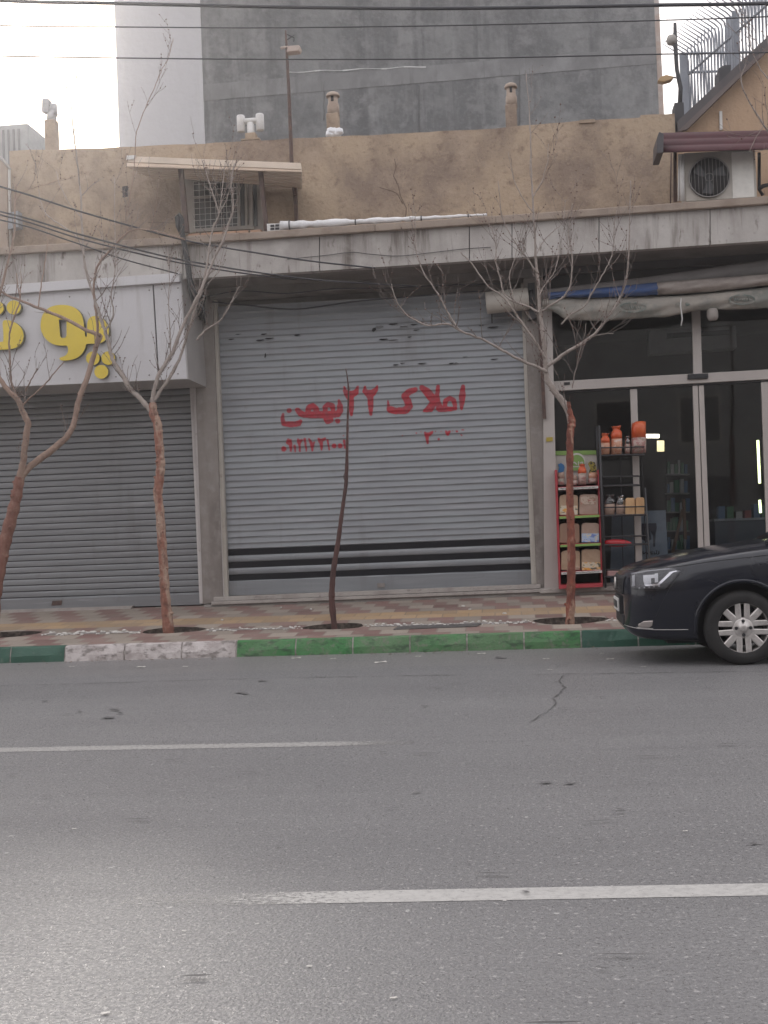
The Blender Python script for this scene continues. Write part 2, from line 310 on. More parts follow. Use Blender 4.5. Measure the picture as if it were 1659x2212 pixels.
def thing(name, loc, label, cat, group=None):
    o = bpy.data.objects.new(name, None); COL.objects.link(o); o.location = loc; o.empty_display_size = .1
    WLOC[o.name] = Vector(loc); return tag(o, label, cat, group)
def bevel(o, w=.006, seg=2):
    m = o.modifiers.new('bevel', 'BEVEL'); m.width = w; m.segments = seg; m.limit_method = 'ANGLE'; return o
def lerp(a, b, t): return a+(b-a)*t

# ================================================================== GROUND, ROAD, KERB, PAVEMENT
mb = MB(); mb.add([(-900, -900, -.03), (900, -900, -.03), (900, 900, -.03), (-900, 900, -.03)], [(0, 1, 2, 3)])
tag(obj('ground', mb, mat('ground_dust', (.22, .2, .18), .95, [((.16, .15, .14), .7, .2, I3, .4, .6)])), kind='structure')
mb = MB(); a = kerb_pt(-60); b = kerb_pt(60)
mb.add([(-60, -6.2, 0), (60, -6.2, 0), (b.x, b.y+.05, 0), (a.x, a.y+.05, 0)], [(0, 1, 2, 3)])
tag(obj('road', mb, M_ASPH), kind='structure')
# lane lines
def line(name, m, pts, w0, y_is_mid=True, wear=None):
    mb = MB(); vs = []; n = 40; a, b = onZ(*pts[0], .0015), onZ(*pts[1], .0015); wr = []
    for i in range(n+1):
        p = lerp(a, b, i/n); vs += [(p.x, p.y-w0/2, .0015), (p.x, p.y, .0015), (p.x, p.y+w0/2, .0015)]; g = wear(p.x) if wear else .3; wr += [g, g*.8, g]
    fs = []
    for i in range(n): fs += [(3*i, 3*i+3, 3*i+4, 3*i+1), (3*i+1, 3*i+4, 3*i+5, 3*i+2)]
    mb.add(vs, fs); o = obj(name, mb, m, fix=False)
    at = o.data.attributes.new('wear', 'FLOAT', 'POINT'); at.data.foreach_set('value', wr); return tag(o, kind='structure')
x1 = onZ(892, 1603, 0).x
line('lane_marking', M_LINE2, [(-1200, 1642), (893, 1603.5)], .155, wear=lambda x: .35 if x < x1-.5 else .35+(x-x1+.5)*1.2)
xa = onZ(490, 1937, 0).x
line('lane_marking', M_LINE, [(265, 1946), (2800, 1900)], .135, wear=lambda x: .86 if x < xa-.05 else max(.16, .82-(x-xa+.05)*1.1))
# seams, cracks and marks in the asphalt
def strip(mb, pts, wdt, jit=.3, z=.005):
    P = [onZ(x, y, z) for x, y in pts]; vs = []; fs = []; n = 0
    Q = []
    for i in range(len(P)-1):
        k = max(1, int((P[i+1]-P[i]).length/.08))
        for j in range(k): Q.append(lerp(P[i], P[i+1], j/k))
    Q.append(P[-1])
    for i, p in enumerate(Q):
        d = Q[min(i+1, len(Q)-1)]-Q[max(i-1, 0)]; nn = Vector((-d.y, d.x, 0)).normalized(); w = wdt*random.uniform(1-jit, 1+jit)*(.25 if i in (0, len(Q)-1) else 1)
        p = p+nn*random.uniform(-1, 1)*wdt*.8
        vs += [p+nn*w/2, p-nn*w/2]
    fs = [(2*i, 2*i+1, 2*i+3, 2*i+2) for i in range(len(Q)-1)]; mb.add(vs, fs)
mb = MB()
strip(mb, [(-200, 1487), (220, 1475), (600, 1464), (900, 1459), (1160, 1456), (1450, 1452), (1800, 1448)], .014, .8)
strip(mb, [(1216, 1458), (1207, 1470), (1220, 1485), (1196, 1508), (1200, 1522), (1180, 1538), (1165, 1545), (1143, 1560)], .009, .9)
strip(mb, [(1196, 1508), (1180, 1512)], .008)
tag(obj('road_crack', mb, M_CRACK, fix=False), kind='structure')
mb = MB()
for (x, y, w_, h_) in [(523, 1495, 40, 4), (250, 1532, 34, 4), (240, 1548, 42, 4), (170, 1535, 22, 3), (262, 1539, 20, 3), (1182, 1687, 30, 5), (1234, 1689, 36, 4), (918, 1524, 18, 4), (600, 1828, 12, 3), (1338, 1746, 34, 2), (1630, 1821, 30, 4), (690, 1697, 12, 2), (96, 1513, 20, 2), (1015, 1862, 10, 2), (1376, 1857, 12, 2), (897, 1711, 26, 2), (1290, 1812, 14, 2), (353, 1770, 10, 2), (1080, 1420, 34, 3), (570, 1470, 30, 2), (1135, 1924, 30, 5)]:
    for s_ in range(3):
        xx = x+random.uniform(-w_*.2, w_*.2); yy = y+random.uniform(-h_*.6, h_*.6); ww = w_*random.uniform(.4, .9)/2; hh = h_*random.uniform(.14, .32)
        P = [onZ(xx+ww*math.cos(t)*random.uniform(.7, 1.1), yy+hh*math.sin(t)*random.uniform(.7, 1.1), .006+.002*s_) for t in [k*math.pi/5 for k in range(10)]]
        mb.add(P, [tuple(range(10))])
tag(obj('road_stain', mb, M_STAIN, fix=False), kind='structure')
mb = MB()      # short dark scuffs strung along the wheel tracks
for k in range(170):
    x = random.uniform(-8, 6); y = random.choice((3.2, 5.4, 6.2, 8.6, 10.1, 11.6))+random.gauss(0, .45); L_ = random.uniform(.015, .09); w_ = random.uniform(.003, .008)
    a = random.gauss(0, .12); d = Vector((math.cos(a), math.sin(a), 0)); n_ = Vector((-d.y, d.x, 0)); p = Vector((x, y, .012))
    mb.add([p-d*L_, p-d*L_*.3+n_*w_, p+d*L_*.8+n_*w_*.5, p+d*L_, p+d*L_*.2-n_*w_], [(0, 4, 3, 2, 1)])
tag(obj('road_scuff', mb, M_CRACK, fix=False), kind='structure')
# kerb: two faces, a chamfered upper one and an upright lower one, stones with mortar joints
seams = [21+123.5*i for i in range(-14, 24)]
for i, s_ in enumerate(seams):
    if 100 < s_ < 200: seams[i] = 139
    if 470 < s_ < 560: seams[i] = 510
mb = MB()
xs = [onZ(s_, 1433-.0268*s_, 0).x for s_ in seams]
def kprof(x): 
    j = lambda k: .004*math.sin(x*7+k*2)+.003*math.sin(x*19+k)
    return [kerb_pt(x, 0.0+j(1))+Vector((0, 0, -.01)), kerb_pt(x, .012+j(2))+Vector((0, 0, .068+j(3))), kerb_pt(x, .045+j(4))+Vector((0, 0, KH-.012+j(5))), kerb_pt(x, .062)+Vector((0, 0, KH)), kerb_pt(x, .125)+Vector((0, 0, KH+.001))]
def kseg(xa, xb, mi, inset=0):
    n = max(1, int((xb-xa)/.06)); vs = []
    for i in range(n+1):
        pr = kprof(xa+(xb-xa)*i/n)
        if inset: pr = [p+KN*inset-Vector((0, 0, inset*.5)) for p in pr]
        vs += pr
    mb.add(vs, [(5*i+k, 5*i+5+k, 5*i+6+k, 5*i+1+k) for i in range(n) for k in range(4)], mi)
    mb.add(vs[:5]+[vs[0]+KN*.12], [(0, 1, 2, 3, 4, 5)], mi); mb.add(vs[-5:]+[vs[-5]+KN*.12], [(0, 1, 2, 3, 4, 5)], mi)
for i in range(len(xs)-1):
    s0 = seams[i]; c = 1 if s0 < 130 and s0 > -500 else (2 if 130 <= s0 < 505 else (0 if s0 < 1240 and s0 > 0 else (1 if s0 < 1800 else 2)))
    if s0 <= -500: c = 2
    kseg(xs[i]+.008, xs[i+1]-.008, c); kseg(xs[i]-.008, xs[i]+.008, 3, .006)
tag(obj('kerb', mb, [M_GREEN, M_DGREEN, M_WKERB, M_KSEAM], fix=False), kind='structure')
# pavement slab with round tree pits cut out
PIT = [(20, 1370, .36), (375, 1361, .36), (722, 1353, .345), (1232, 1340, .40)]
pits = [(onS(x, y), r) for x, y, r in PIT]
mb = MB(); n = 160; X0, X1 = -22, 20
for i in range(n+1):
    x = X0+(X1-X0)*i/n; k = kerb_pt(x, .125)
    mb.v += [(k.x, k.y, KH), (x, YF+.4, swz(x, YF+.4)), (k.x, k.y, -.2), (x, YF+.4, -.2)]
for i in range(n):
    a = 4*i; mb.f += [(a, a+4, a+5, a+1), (a+2, a+3, a+7, a+6), (a, a+2, a+6, a+4), (a+1, a+5, a+7, a+3)]; mb.m += [0]*4; mb.sm += [False]*4
mb.f += [(0, 1, 3, 2), (4*n, 4*n+2, 4*n+3, 4*n+1)]; mb.m += [0]*2; mb.sm += [False]*2
sw = obj('sidewalk', mb, [M_TILE, M_SOIL]); tag(sw, kind='structure')
cmb = MB()
for P, r in pits:
    prof = []
    nn = 28; vs = []
    rr = [r*(1+.06*math.sin(3*k*2*math.pi/nn+P.x)+random.uniform(-.03, .03)) for k in range(nn)]
    for z in (-.1, 1.0):
        for k in range(nn): a = 2*math.pi*k/nn; vs.append((P.x+rr[k]*math.cos(a), P.y+.72*rr[k]*math.sin(a), z if z > 0 else P.z-.12))
    cmb.add(vs, [tuple(range(nn)), tuple(range(nn, 2*nn))]+[(k, (k+1) % nn, nn+(k+1) % nn, nn+k) for k in range(nn)], 1)
cut = obj('cut', cmb, [M_TILE, M_CEM])
bpy.context.view_layer.update()
md = sw.modifiers.new('b', 'BOOLEAN'); md.object = cut; md.operation = 'DIFFERENCE'; md.solver = 'EXACT'
dg = bpy.context.evaluated_depsgraph_get(); me2 = bpy.data.meshes.new_from_object(sw.evaluated_get(dg)); sw.modifiers.clear(); sw.data = me2; bpy.data.objects.remove(cut)
uvl = me2.uv_layers.new(name='UVMap')
for lp in me2.loops:
    c = me2.vertices[lp.vertex_index].co; k = kerb_pt(c.x); uvl.data[lp.index].uv = (c.x+c.y*.02, c.y-k.y+.02)
if len(me2.materials) > 1:
    for p in me2.polygons:
        if abs(p.normal.z) < .5: p.material_index = 1
for P, r in pits:
    mb = MB(); nn = 20; vs = [(P.x, P.y, P.z-.06)]
    for q in range(1, 5):
        for k in range(nn): a = 2*math.pi*k/nn; vs.append((P.x+r*1.08*q/4*math.cos(a), P.y+.76*r*1.08*q/4*math.sin(a), P.z-.075-.008*q+random.uniform(-.014, .014)))
    fs = [(0, 1+k, 1+(k+1) % nn) for k in range(nn)]+[(1+q*nn+k, 1+(q+1)*nn+k, 1+(q+1)*nn+(k+1) % nn, 1+q*nn+(k+1) % nn) for q in range(3) for k in range(nn)]
    mb.add(vs, fs, 0, True); tag(obj('tree_pit_soil', mb, M_SOIL, fix=False), kind='structure')
# pebble strip between the pits
mb = MB()
def pebble(c, s_):
    a = random.uniform(0, 3.14); vs = []; fl = random.uniform(.45, .75)
    rings = [(-.35, .6), (.0, 1), (.45, .85), (.8, .4)]
    sx, sy = s_*random.uniform(.7, 1.3), s_*random.uniform(.5, .9)
    for h, r in rings:
        for k in range(7):
            t = 2*math.pi*k/7; x, y = sx*r*math.cos(t)*random.uniform(.85, 1.1), sy*r*math.sin(t)*random.uniform(.85, 1.1)
            vs.append((c.x+x*math.cos(a)-y*math.sin(a), c.y+x*math.sin(a)+y*math.cos(a), c.z+h*s_*fl))
    mb.add(vs, [(7*i+k, 7*i+(k+1) % 7, 7*i+7+(k+1) % 7, 7*i+7+k) for i in range(3) for k in range(7)]+[tuple(range(21, 28))], 0, True)
def ppy(x): return 1373-(x/1150)*29
x = -300
while x < 1500:
    x += random.uniform(3.2, 7.5)
    if any(abs(x-p[0]) < p[2]*195 for p in PIT): continue
    P = onS(x, ppy(x)+random.uniform(-3.5, 3.5), .003); pebble(P, random.uniform(.010, .028) if x > 440 or x < 100 else random.uniform(.014, .04))
tag(obj('pebble_strip', mb, M_PEB, fix=False), 'line of white pebbles set in the pavement between the tree pits', 'pebbles', kind='stuff')
mb = MB(); vs = []; nseg = 60
for i in range(nseg+1):
    xv = -300+1800*i/nseg; p = onS(xv, ppy(xv)); wob = .06
    vs += [(p.x, p.y-wob, swz(p.x, p.y-wob)+.004), (p.x, p.y+wob, swz(p.x, p.y+wob)+.004)]
keep = []
for i in range(nseg):
    mid = (Vector(vs[2*i])+Vector(vs[2*i+3]))/2
    if all(abs(mid.x-P.x) > r+.1 for P, r in pits): keep.append((2*i, 2*i+2, 2*i+3, 2*i+1))
mb.add(vs, keep); tag(obj('cement_band', mb, M_CEM, fix=False), kind='structure')
# litter
mb = MB()
for (x, y) in [(607, 1313), (672, 1317), (1001, 1310), (1015, 1317), (480, 1340), (1090, 1326)]:
    pebble(onS(x, y, .003), .022)
tag(obj('rubble_crumb', mb, M_PEB, fix=False), 'white rubble crumbs lying on the pavement tiles before the middle shutter', 'rubble', kind='stuff')
mb = MB()
for (x, y, s_) in [(822, 1431, .06), (903, 1418, .03), (263, 1409, .0), (305, 1441, .05), (1040, 1412, .04), (640, 1422, .05), (720, 1423, .03), (155, 1440, .03), (1180, 1423, .03), (1318, 1424, .035), (1188, 1447, .02), (668, 2087, .009), (850, 2155, .01), (228, 2188, .012), (555, 1995, .006), (1300, 1412, .02), (1390, 1440, .02), (398, 2010, .007), (1480, 1795, .01), (1090, 1945, .006), (160, 1790, .01), (1210, 2060, .006), (400, 1440, .03)]:
    if not s_: continue
    P = onZ(x, y, .004); a = random.uniform(-.4, .4); c_, s2 = math.cos(a), math.sin(a)
    q = [(-1, -.4, 0), (.2, -.5, .1), (1, -.2, 0), (.9, .4, .2), (-.1, .5, .05), (-.9, .3, .15)]
    mb.add([P+Vector((s_*(x_*c_-y_*s2), s_*(x_*s2+y_*c_), s_*z_)) for x_, y_, z_ in q], [(0, 1, 4, 5), (1, 2, 3, 4)])
lm = MB()
for k in range(260):
    x = random.uniform(-9, 5); q = kerb_pt(x, -abs(random.gauss(0, .16))-.015); a = random.uniform(0, 3.14); c_, s2 = math.cos(a), math.sin(a); s_ = random.uniform(.006, .022)
    lm.add([Vector((q.x+s_*(u*c_-v*s2), q.y+s_*(u*s2+v*c_), .006+s_*h)) for u, v, h in ((-1, 0, .1), (-.2, -.4, .3), (1, 0, .05), (.1, .45, .35))], [(0, 1, 2, 3)])
tag(obj('gutter_leaves', lm, mat('dry_leaf', (.15, .10, .065), .9, [((.28, .22, .16), .8, 30, I3, .45, .6)]), fix=False), 'dry leaf bits and grit lying in the gutter below the kerb', 'leaves', kind='stuff')
tag(obj('litter_scrap', mb, M_PEB, fix=False), 'pale paper scraps scattered over the asphalt near the kerb', 'litter', kind='stuff')
mb = MB(); q = [onS(x, y, .012) for x, y in ((850, 1361), (1030, 1354), (1040, 1348), (862, 1354))]
mb.hexa(q, [p-Vector((0, 0, .012)) for p in q]); tag(bevel(obj('drain_plate', mb, mat('dark_iron_plate', (.075, .07, .07), .6, [((.12, .11, .1), .6, 15, I3, .4, .6)])), .002), 'dark iron plate lying on the pavement behind the green kerb', 'metal plate')

# ================================================================== SHOP BUILDING
BR = thing('shop_building', (-2.5, YF, SWB), 'single storey shop row with concrete fascia, shutters and brown mud plastered upper wall', 'building')
# fascia slab: measured edges, extended beyond the picture
def ex(p, q, x): t = (x-p[0])/(q[0]-p[0]); return (x, p[1]+(q[1]-p[1])*t)
FT = [(-700, 590), (0, 549), (518, 518), (1071, 481), (1659, 439), (2300, 392)]
FB = [(-700, 668), (0, 628), (450, 599), (518, 595), (810, 578), (1123, 556), (1659, 520), (2300, 477)]
def at(poly, x):
    for i in range(len(poly)-1):
        if poly[i][0] <= x <= poly[i+1][0]: return ex(poly[i], poly[i+1], x)[1]
xsF = [-700, -350, 0, 262, 518, 810, 1071, 1360, 1659, 2000, 2300]
mb = MB(); jx = [-400, 95, 395, 690, 1014, 1106, 1294, 1534, 1790]
edges = sorted([-700]+jx+[2300])
for i in range(len(edges)-1):
    a, b = edges[i]+(1.0 if i else 0), edges[i+1]-1.0
    mb.slab([(a, at(FB, a)), (b, at(FB, b)), (b, at(FT, b)), (a, at(FT, a))], YO, .12)
obj('fascia', mb, M_FASC, BR)
mb = MB(); mb.slab([(-700, at(FB, -700)-3), (2300, at(FB, 2300)-3), (2300, at(FT, 2300)), (-700, at(FT, -700))], YO+.02, .05); obj('fascia_joint', mb, M_CRACK, BR)
mb = MB(); fr = []; bk = []
for i in range(len(xsF)-1):
    a, b = xsF[i], xsF[i+1]
    mb.slab([(a, at(FT, a)+1), (b, at(FT, b)+1), (b, at(FT, b)-16), (a, at(FT, a)-15)], YO-.07, 1.4)
bevel(obj('ledge_cap', mb, M_CAP, BR), .012)
# soffit slab under the overhang
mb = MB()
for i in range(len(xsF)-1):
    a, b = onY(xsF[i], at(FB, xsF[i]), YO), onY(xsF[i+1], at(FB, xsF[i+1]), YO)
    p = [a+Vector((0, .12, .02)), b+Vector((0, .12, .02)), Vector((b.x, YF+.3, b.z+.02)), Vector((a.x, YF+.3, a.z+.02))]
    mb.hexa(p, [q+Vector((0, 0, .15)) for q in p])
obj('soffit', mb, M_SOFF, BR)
# main wall core behind the shutters (closed), from the left end to the shopfront
zs = onY(800, 578, YO).z
XL = onY(-900, 1000, YF).x; XS = onY(1180, 1000, YF).x
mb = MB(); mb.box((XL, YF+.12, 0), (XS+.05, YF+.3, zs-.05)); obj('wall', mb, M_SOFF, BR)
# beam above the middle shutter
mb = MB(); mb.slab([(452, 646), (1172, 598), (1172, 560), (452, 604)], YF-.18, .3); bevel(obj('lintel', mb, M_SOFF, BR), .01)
# parapet wall: uneven hand-made top
top = [(20, 327), (67, 324), (160, 322), (260, 318), (350, 314), (440, 310), (518, 305), (620, 300), (735, 295), (900, 286), (1071, 277), (1160, 268), (1252, 261), (1382, 254), (1384, 248), (1440, 246), (1457, 245)]
mb = MB(); K = []
for i in range(len(top)-1):
    (xa_, ya_), (xb_, yb_) = top[i], top[i+1]; k = max(1, int((xb_-xa_)/24))
    for j in range(k): K.append((xa_+(xb_-xa_)*j/k, ya_+(yb_-ya_)*j/k+random.uniform(-1, 1)))
K.append(top[-1])
zb = onY(20, 520, YO).z-.15
for i in range(len(K)-1):
    a, b = onY(*K[i], YW), onY(*K[i+1], YW)
    N = 6; d0 = [Vector((0, .05*math.sin(a.x*2+k)+.0, 0)) for k in range(N+1)]
    mb.hexa([Vector((a.x, YW, zb)), Vector((b.x, YW, zb)), b, a], [Vector((a.x, YW+.3, zb)), Vector((b.x, YW+.3, zb)), b+Vector((0, .3, 0)), a+Vector((0, .3, 0))])
mb.slab([(1252, 266), (1285, 264), (1285, 257), (1252, 259)], YW-.03, .3)
obj('parapet_wall', mb, M_MUD, BR)
mb = MB(); wx0 = onY(20, 500, YW).x; wx1 = onY(1457, 400, YW).x
mb.box((wx0, YW+.3, zb), (wx1, YF+9, zb+.25)); obj('roof', mb, M_CEM, BR)
# plaster cracks: thin chases filled with darker mud
mb = MB()
def wcrack(pts, Y, r=.006): mb.tube([onY(x, y, Y) for x, y in pts], r, 5)
wcrack([(852, 343), (856, 360), (850, 380), (860, 400), (866, 425), (878, 450), (876, 470)], YW-.0, .006)
wcrack([(820, 405), (845, 412), (858, 418), (870, 440)], YW-.0, .005)
wcrack([(320, 480), (420, 483)], YW, .004)
obj('plaster_crack', mb, mat('dark_mud', (.13, .09, .07), .95), BR)
mb = MB(); mb.slab([(264, 403), (276, 401), (277, 424), (265, 426)], YW-.01, .03); obj('vent_hole', mb, M_DARK, BR)
mb = MB(); mb.tube([onY(1459, 330, YW-.06), onY(1461, 435, YW-.06)], .012, 8); mb.tube([onY(1450, 330, YW-.03), onY(1448, 440, YW-.03)], .008, 6); obj('wall_pipe', mb, M_RUST, BR)
# window in the upper wall
mb = MB(); 
wo = [(386, 378), (562, 372), (568, 498), (396, 506)]; wi = [(417, 393), (512, 386), (514, 489), (420, 496)]; w2 = [(546, 385), (554, 384), (556, 488), (548, 489)]
WN = obj('window', MB().slab(wo, YW-.06, .05), M_CREAM, BR)
mb = MB(); mb.slab(wi, YW-.08, .018); mb.slab([(516, 386), (527, 385), (529, 488), (518, 489)], YW-.08, .018); mb.slab(w2, YW-.08, .018)
obj('pane', mb, mat('dark_window_pane', (.03, .032, .036), .25), WN)
mb = MB()
mb.slab([(412, 387), (556, 378), (556, 385), (412, 393)], YW-.11, .045); mb.slab([(405, 390), (417, 389), (421, 502), (409, 503)], YW-.11, .045)
mb.slab([(512, 385), (517, 385), (519, 495), (514, 495)], YW-.11, .045); mb.slab([(528, 384), (533, 384), (535, 493), (530, 493)], YW-.11, .045); mb.slab([(538, 383), (544, 383), (546, 492), (540, 492)], YW-.11, .045)
mb.slab([(417, 425), (455, 422), (455, 427), (417, 430)], YW-.10, .02); mb.slab([(418, 494), (548, 486), (549, 494), (419, 501)], YW-.115, .05)
obj('frame', mb, M_CREAM, WN)
mb = MB()
for k in range(9): mb.tube([onY(418+k*11.6, 392-k*.8, YW-.125), onY(421+k*11.6, 495-k*.8, YW-.125)], .0035, 4, caps=False)
for k in range(8): mb.tube([onY(417, 399+k*13, YW-.13), onY(514, 392+k*13, YW-.13)], .0035, 4, caps=False)
obj('wire_grille', mb, M_WPLAS, WN)
mb = MB()
for k in range(6):
    x0 = 405+k*27+random.uniform(-2, 2); mb.slab([(x0, 513-k*1.8), (x0+24, 511.3-k*1.8), (x0+24, 503-k*1.6), (x0, 505-k*1.6)], YO+.1+random.uniform(0, .05), .16)
bevel(obj('loose_brick', mb, mat('pale_brick', (.40, .25, .17), .9, [((.28, .17, .12), .7, 9, I3, .4, .7)]), BR), .006)
# piers and pilasters
def pier(name, px, Y, t, m, parent=BR, bv=.006):
    o = obj(name, MB().slab(px, Y, t), m, parent); return bevel(o, bv) if bv else o
pier('pilaster', [(438, 1306), (482, 1300), (458, 612), (415, 614)], YF-.14, .25, M_PIL)
pier('pilaster', [(1160, 1273), (1186, 1273), (1172, 600), (1130, 602)], YF-.14, .24, M_PIL)
# ---- roller shutters
def shutter(name, BL, BR_, TR, TL, n, Y, prof, m, parent, openb=(), mslot=None, amp=.012, sub=7, ngrid=10):
    bl, br, tr, tl = [onY(*p, Y) for p in (BL, BR_, TR, TL)]
    def pt(u, v):
        p = lerp(lerp(bl, br, u), lerp(tl, tr, u), v); return p+Vector((0, -prof((v*n) % 1)*amp, 0))
    mb = MB(); vs = []; rows = n*sub+1
    for r in range(rows):
        v = r/(rows-1)
        vv = v*n; fr_ = (r % sub)/sub
        for c in range(ngrid+1):
            p = lerp(lerp(bl, br, c/ngrid), lerp(tl, tr, c/ngrid), v)
            dent = .004*math.sin(c*1.7+r*.013)+.0025*math.sin(c*3.1+(r//sub)*2.3)
            op_ = [q for q in openb if q[0] <= v <= q[1]]; low = openb and v < openb[-1][1]+.001
            if openb and low:
                lo_ = [0]+[q[1] for q in openb if q[1] < v+1e-9]; hi_ = [q[0] for q in openb if q[0] >= v-1e-9]
                off_ = -.004 if op_ or not hi_ else amp*max(0, math.sin(math.pi*(v-lo_[-1])/max(1e-6, hi_[0]-lo_[-1])))**.7
            else: off_ = prof(fr_)*amp
            p = p+Vector((0, -off_+dent, random.uniform(-.0006, .0006))); vs.append(p)
    fs = []; ms = []
    for r in range(rows-1):
        v = (r+.5)/(rows-1); op = any(a < v < b for a, b in openb)
        for c in range(ngrid):
            a = r*(ngrid+1)+c; fs.append((a, a+1, a+ngrid+2, a+ngrid+1)); ms.append(1 if op else (2 if (r % sub) == 0 and mslot else 0))
    mb.add(vs, fs, 0, False); mb.m = ms
    mats = [m, M_SLOT, mslot or m]
    return obj(name, mb, mats, parent, fix=False), pt
profB = lambda t: (1-t/.72)**1.3 if t < .72 else ((t-.72)/.28)**1.2
profA = lambda t: 0. if t < .12 else (.7+.3*math.sin(math.pi*(t-.12)/.88))
nB = 46
def vB(y): return (1257.5-y)/(1257.5-627.3)
SB, ptB = shutter('roller_shutter', (484, 1282.5), (1154, 1257.5), (1134, 627.3), (460, 663.3), nB, YF, profB, M_SHUT, BR, [(vB(1230.1), vB(1216.4)), (vB(1202.7), vB(1189)), (vB(1175.3), vB(1161.5))], None, .0082, 8)
tag(SB, 'grey corrugated shutter with red hand-painted lettering')
SA, ptA = shutter('roller_shutter', (-560, 1338), (440, 1306), (420, 800), (-580, 850), 38, YF+.02, profA, M_SHUT2, BR, [], M_GROOVE, .011, 6)
tag(SA, 'grey slatted shutter under the white sign')
def guide(px, Y, m, parent, nm='guide_rail', t=.1): return bevel(obj(nm, MB().slab(px, Y, t), m, parent), .004)
guide([(438, 1304), (452, 1303), (428, 822), (416, 822)], YF-.1, M_RAILW, SA); 
guide([(431, 1304), (438, 1304), (416, 822), (409, 822)], YF-.05, M_RAILW, SA)
guide([(476, 1300), (484, 1300), (458, 646), (450, 646)], YF-.12, M_RAILW, SB); guide([(484, 1299), (493, 1298), (467, 646), (458, 646)], YF-.09, M_RAIL, SB)
guide([(1148, 1262), (1160, 1261), (1137, 610), (1125, 611)], YF-.09, M_RAIL, SB); guide([(1160, 1264), (1168, 1264), (1145, 608), (1137, 609)], YF-.13, M_RAILW, SB)
bevel(obj('bottom_bar', MB().slab([(492, 1287), (1149, 1263), (1149, 1233), (492, 1256)], YF-.03, .03), M_SHUT, SB), .004)
bevel(obj('bottom_bar', MB().slab([(-560, 1336), (438, 1306), (437, 1283), (-560, 1313)], YF-.03, .03), M_SHUT2, SA), .004)
obj('lock', MB().slab([(815, 1269), (831, 1268.5), (831, 1259.5), (815, 1260)], YF-.055, .012), M_PIL, SB)
obj('lock', MB().slab([(111, 1308), (132, 1307), (134, 1297), (113, 1298)], YF-.04, .012), M_RUST, SA)
# torn slats high on the shutter: ragged lips of steel with dark gaps
mb = MB()
TS = []
for (x, y, w_, h_, mi) in [(570, 722, 14, 4, 1), (582, 731, 22, 3, 1), (500, 733, 14, 3, 1), (562, 735, 20, 4, 1), (515, 722, 14, 2, 1), (642, 724, 14, 4, 1), (808, 712, 10, 10, 1), (820, 706, 18, 5, 0), (850, 700, 22, 4, 1), (872, 706, 18, 3, 0), (895, 701, 18, 3, 1), (908, 696, 14, 3, 0), (900, 713, 16, 3, 1), (829, 733, 22, 4, 1), (850, 735, 24, 3, 0), (885, 728, 10, 3, 1), (912, 785, 22, 3, 1), (855, 788, 14, 3, 1), (870, 840-55, 12, 3, 0), (975, 785, 12, 4, 1), (985, 785, 8, 4, 0), (1068, 776, 18, 3, 1), (1065, 707, 26, 4, 1), (1040, 703, 12, 3, 1), (573, 768, 4, 12, 1), (1005, 771, 12, 2, 1)]:
    a = [(x-w_/2, y+h_*.3), (x-w_*.1, y+h_*.5), (x+w_/2, y+h_*.1-1), (x+w_*.3, y-h_*.45), (x-w_*.3, y-h_*.3)]
    fr = [onY(p[0], p[1], YF-.024-random.uniform(0, .004)) for p in a]
    if mi == 0: fr = [p+Vector((0, -.02 if i > 2 else 0, 0)) for i, p in enumerate(fr)]
    obj('torn_slat', MB().hexa(fr, [p+Vector((0, .004, 0)) for p in fr], mi), [M_SHUT, M_SLOT], SB)
# ---- painted lettering, rasterised on the shutter surface so it follows the slats
def raster(strokes, x0, y0, x1, y1, cell, bold=1.0):
    nx = int((x1-x0)/cell); ny = int((y1-y0)/cell); g = [[0]*nx for _ in range(ny)]
    for st in strokes:
        if len(st) == 1: st = st+st
        for (ax, ay, ar), (bx, by, br) in zip(st, st[1:]):
            ar *= bold; br *= bold
            R_ = max(ar, br); i0 = max(0, int((min(ax, bx)-R_-x0)/cell)); i1 = min(nx-1, int((max(ax, bx)+R_-x0)/cell)+1)
            j0 = max(0, int((min(ay, by)-R_-y0)/cell)); j1 = min(ny-1, int((max(ay, by)+R_-y0)/cell)+1); dx, dy = bx-ax, by-ay; L = dx*dx+dy*dy
            for j in range(j0, j1+1):
                for i in range(i0, i1+1):
                    px, py = x0+(i+.5)*cell, y0+(j+.5)*cell; t = max(0, min(1, ((px-ax)*dx+(py-ay)*dy)/L)) if L else 0
                    if (px-ax-dx*t)**2+(py-ay-dy*t)**2 < (ar+(br-ar)*t)**2: g[j][i] = 1
    runs = []
    for j in range(ny):
        i = 0
        while i < nx:
            if g[j][i]:
                k = i
                while k < nx and g[j][k]: k += 1
                runs.append((x0+i*cell, y0+j*cell, x0+k*cell, y0+(j+1)*cell)); i = k
            else: i += 1
    return runs
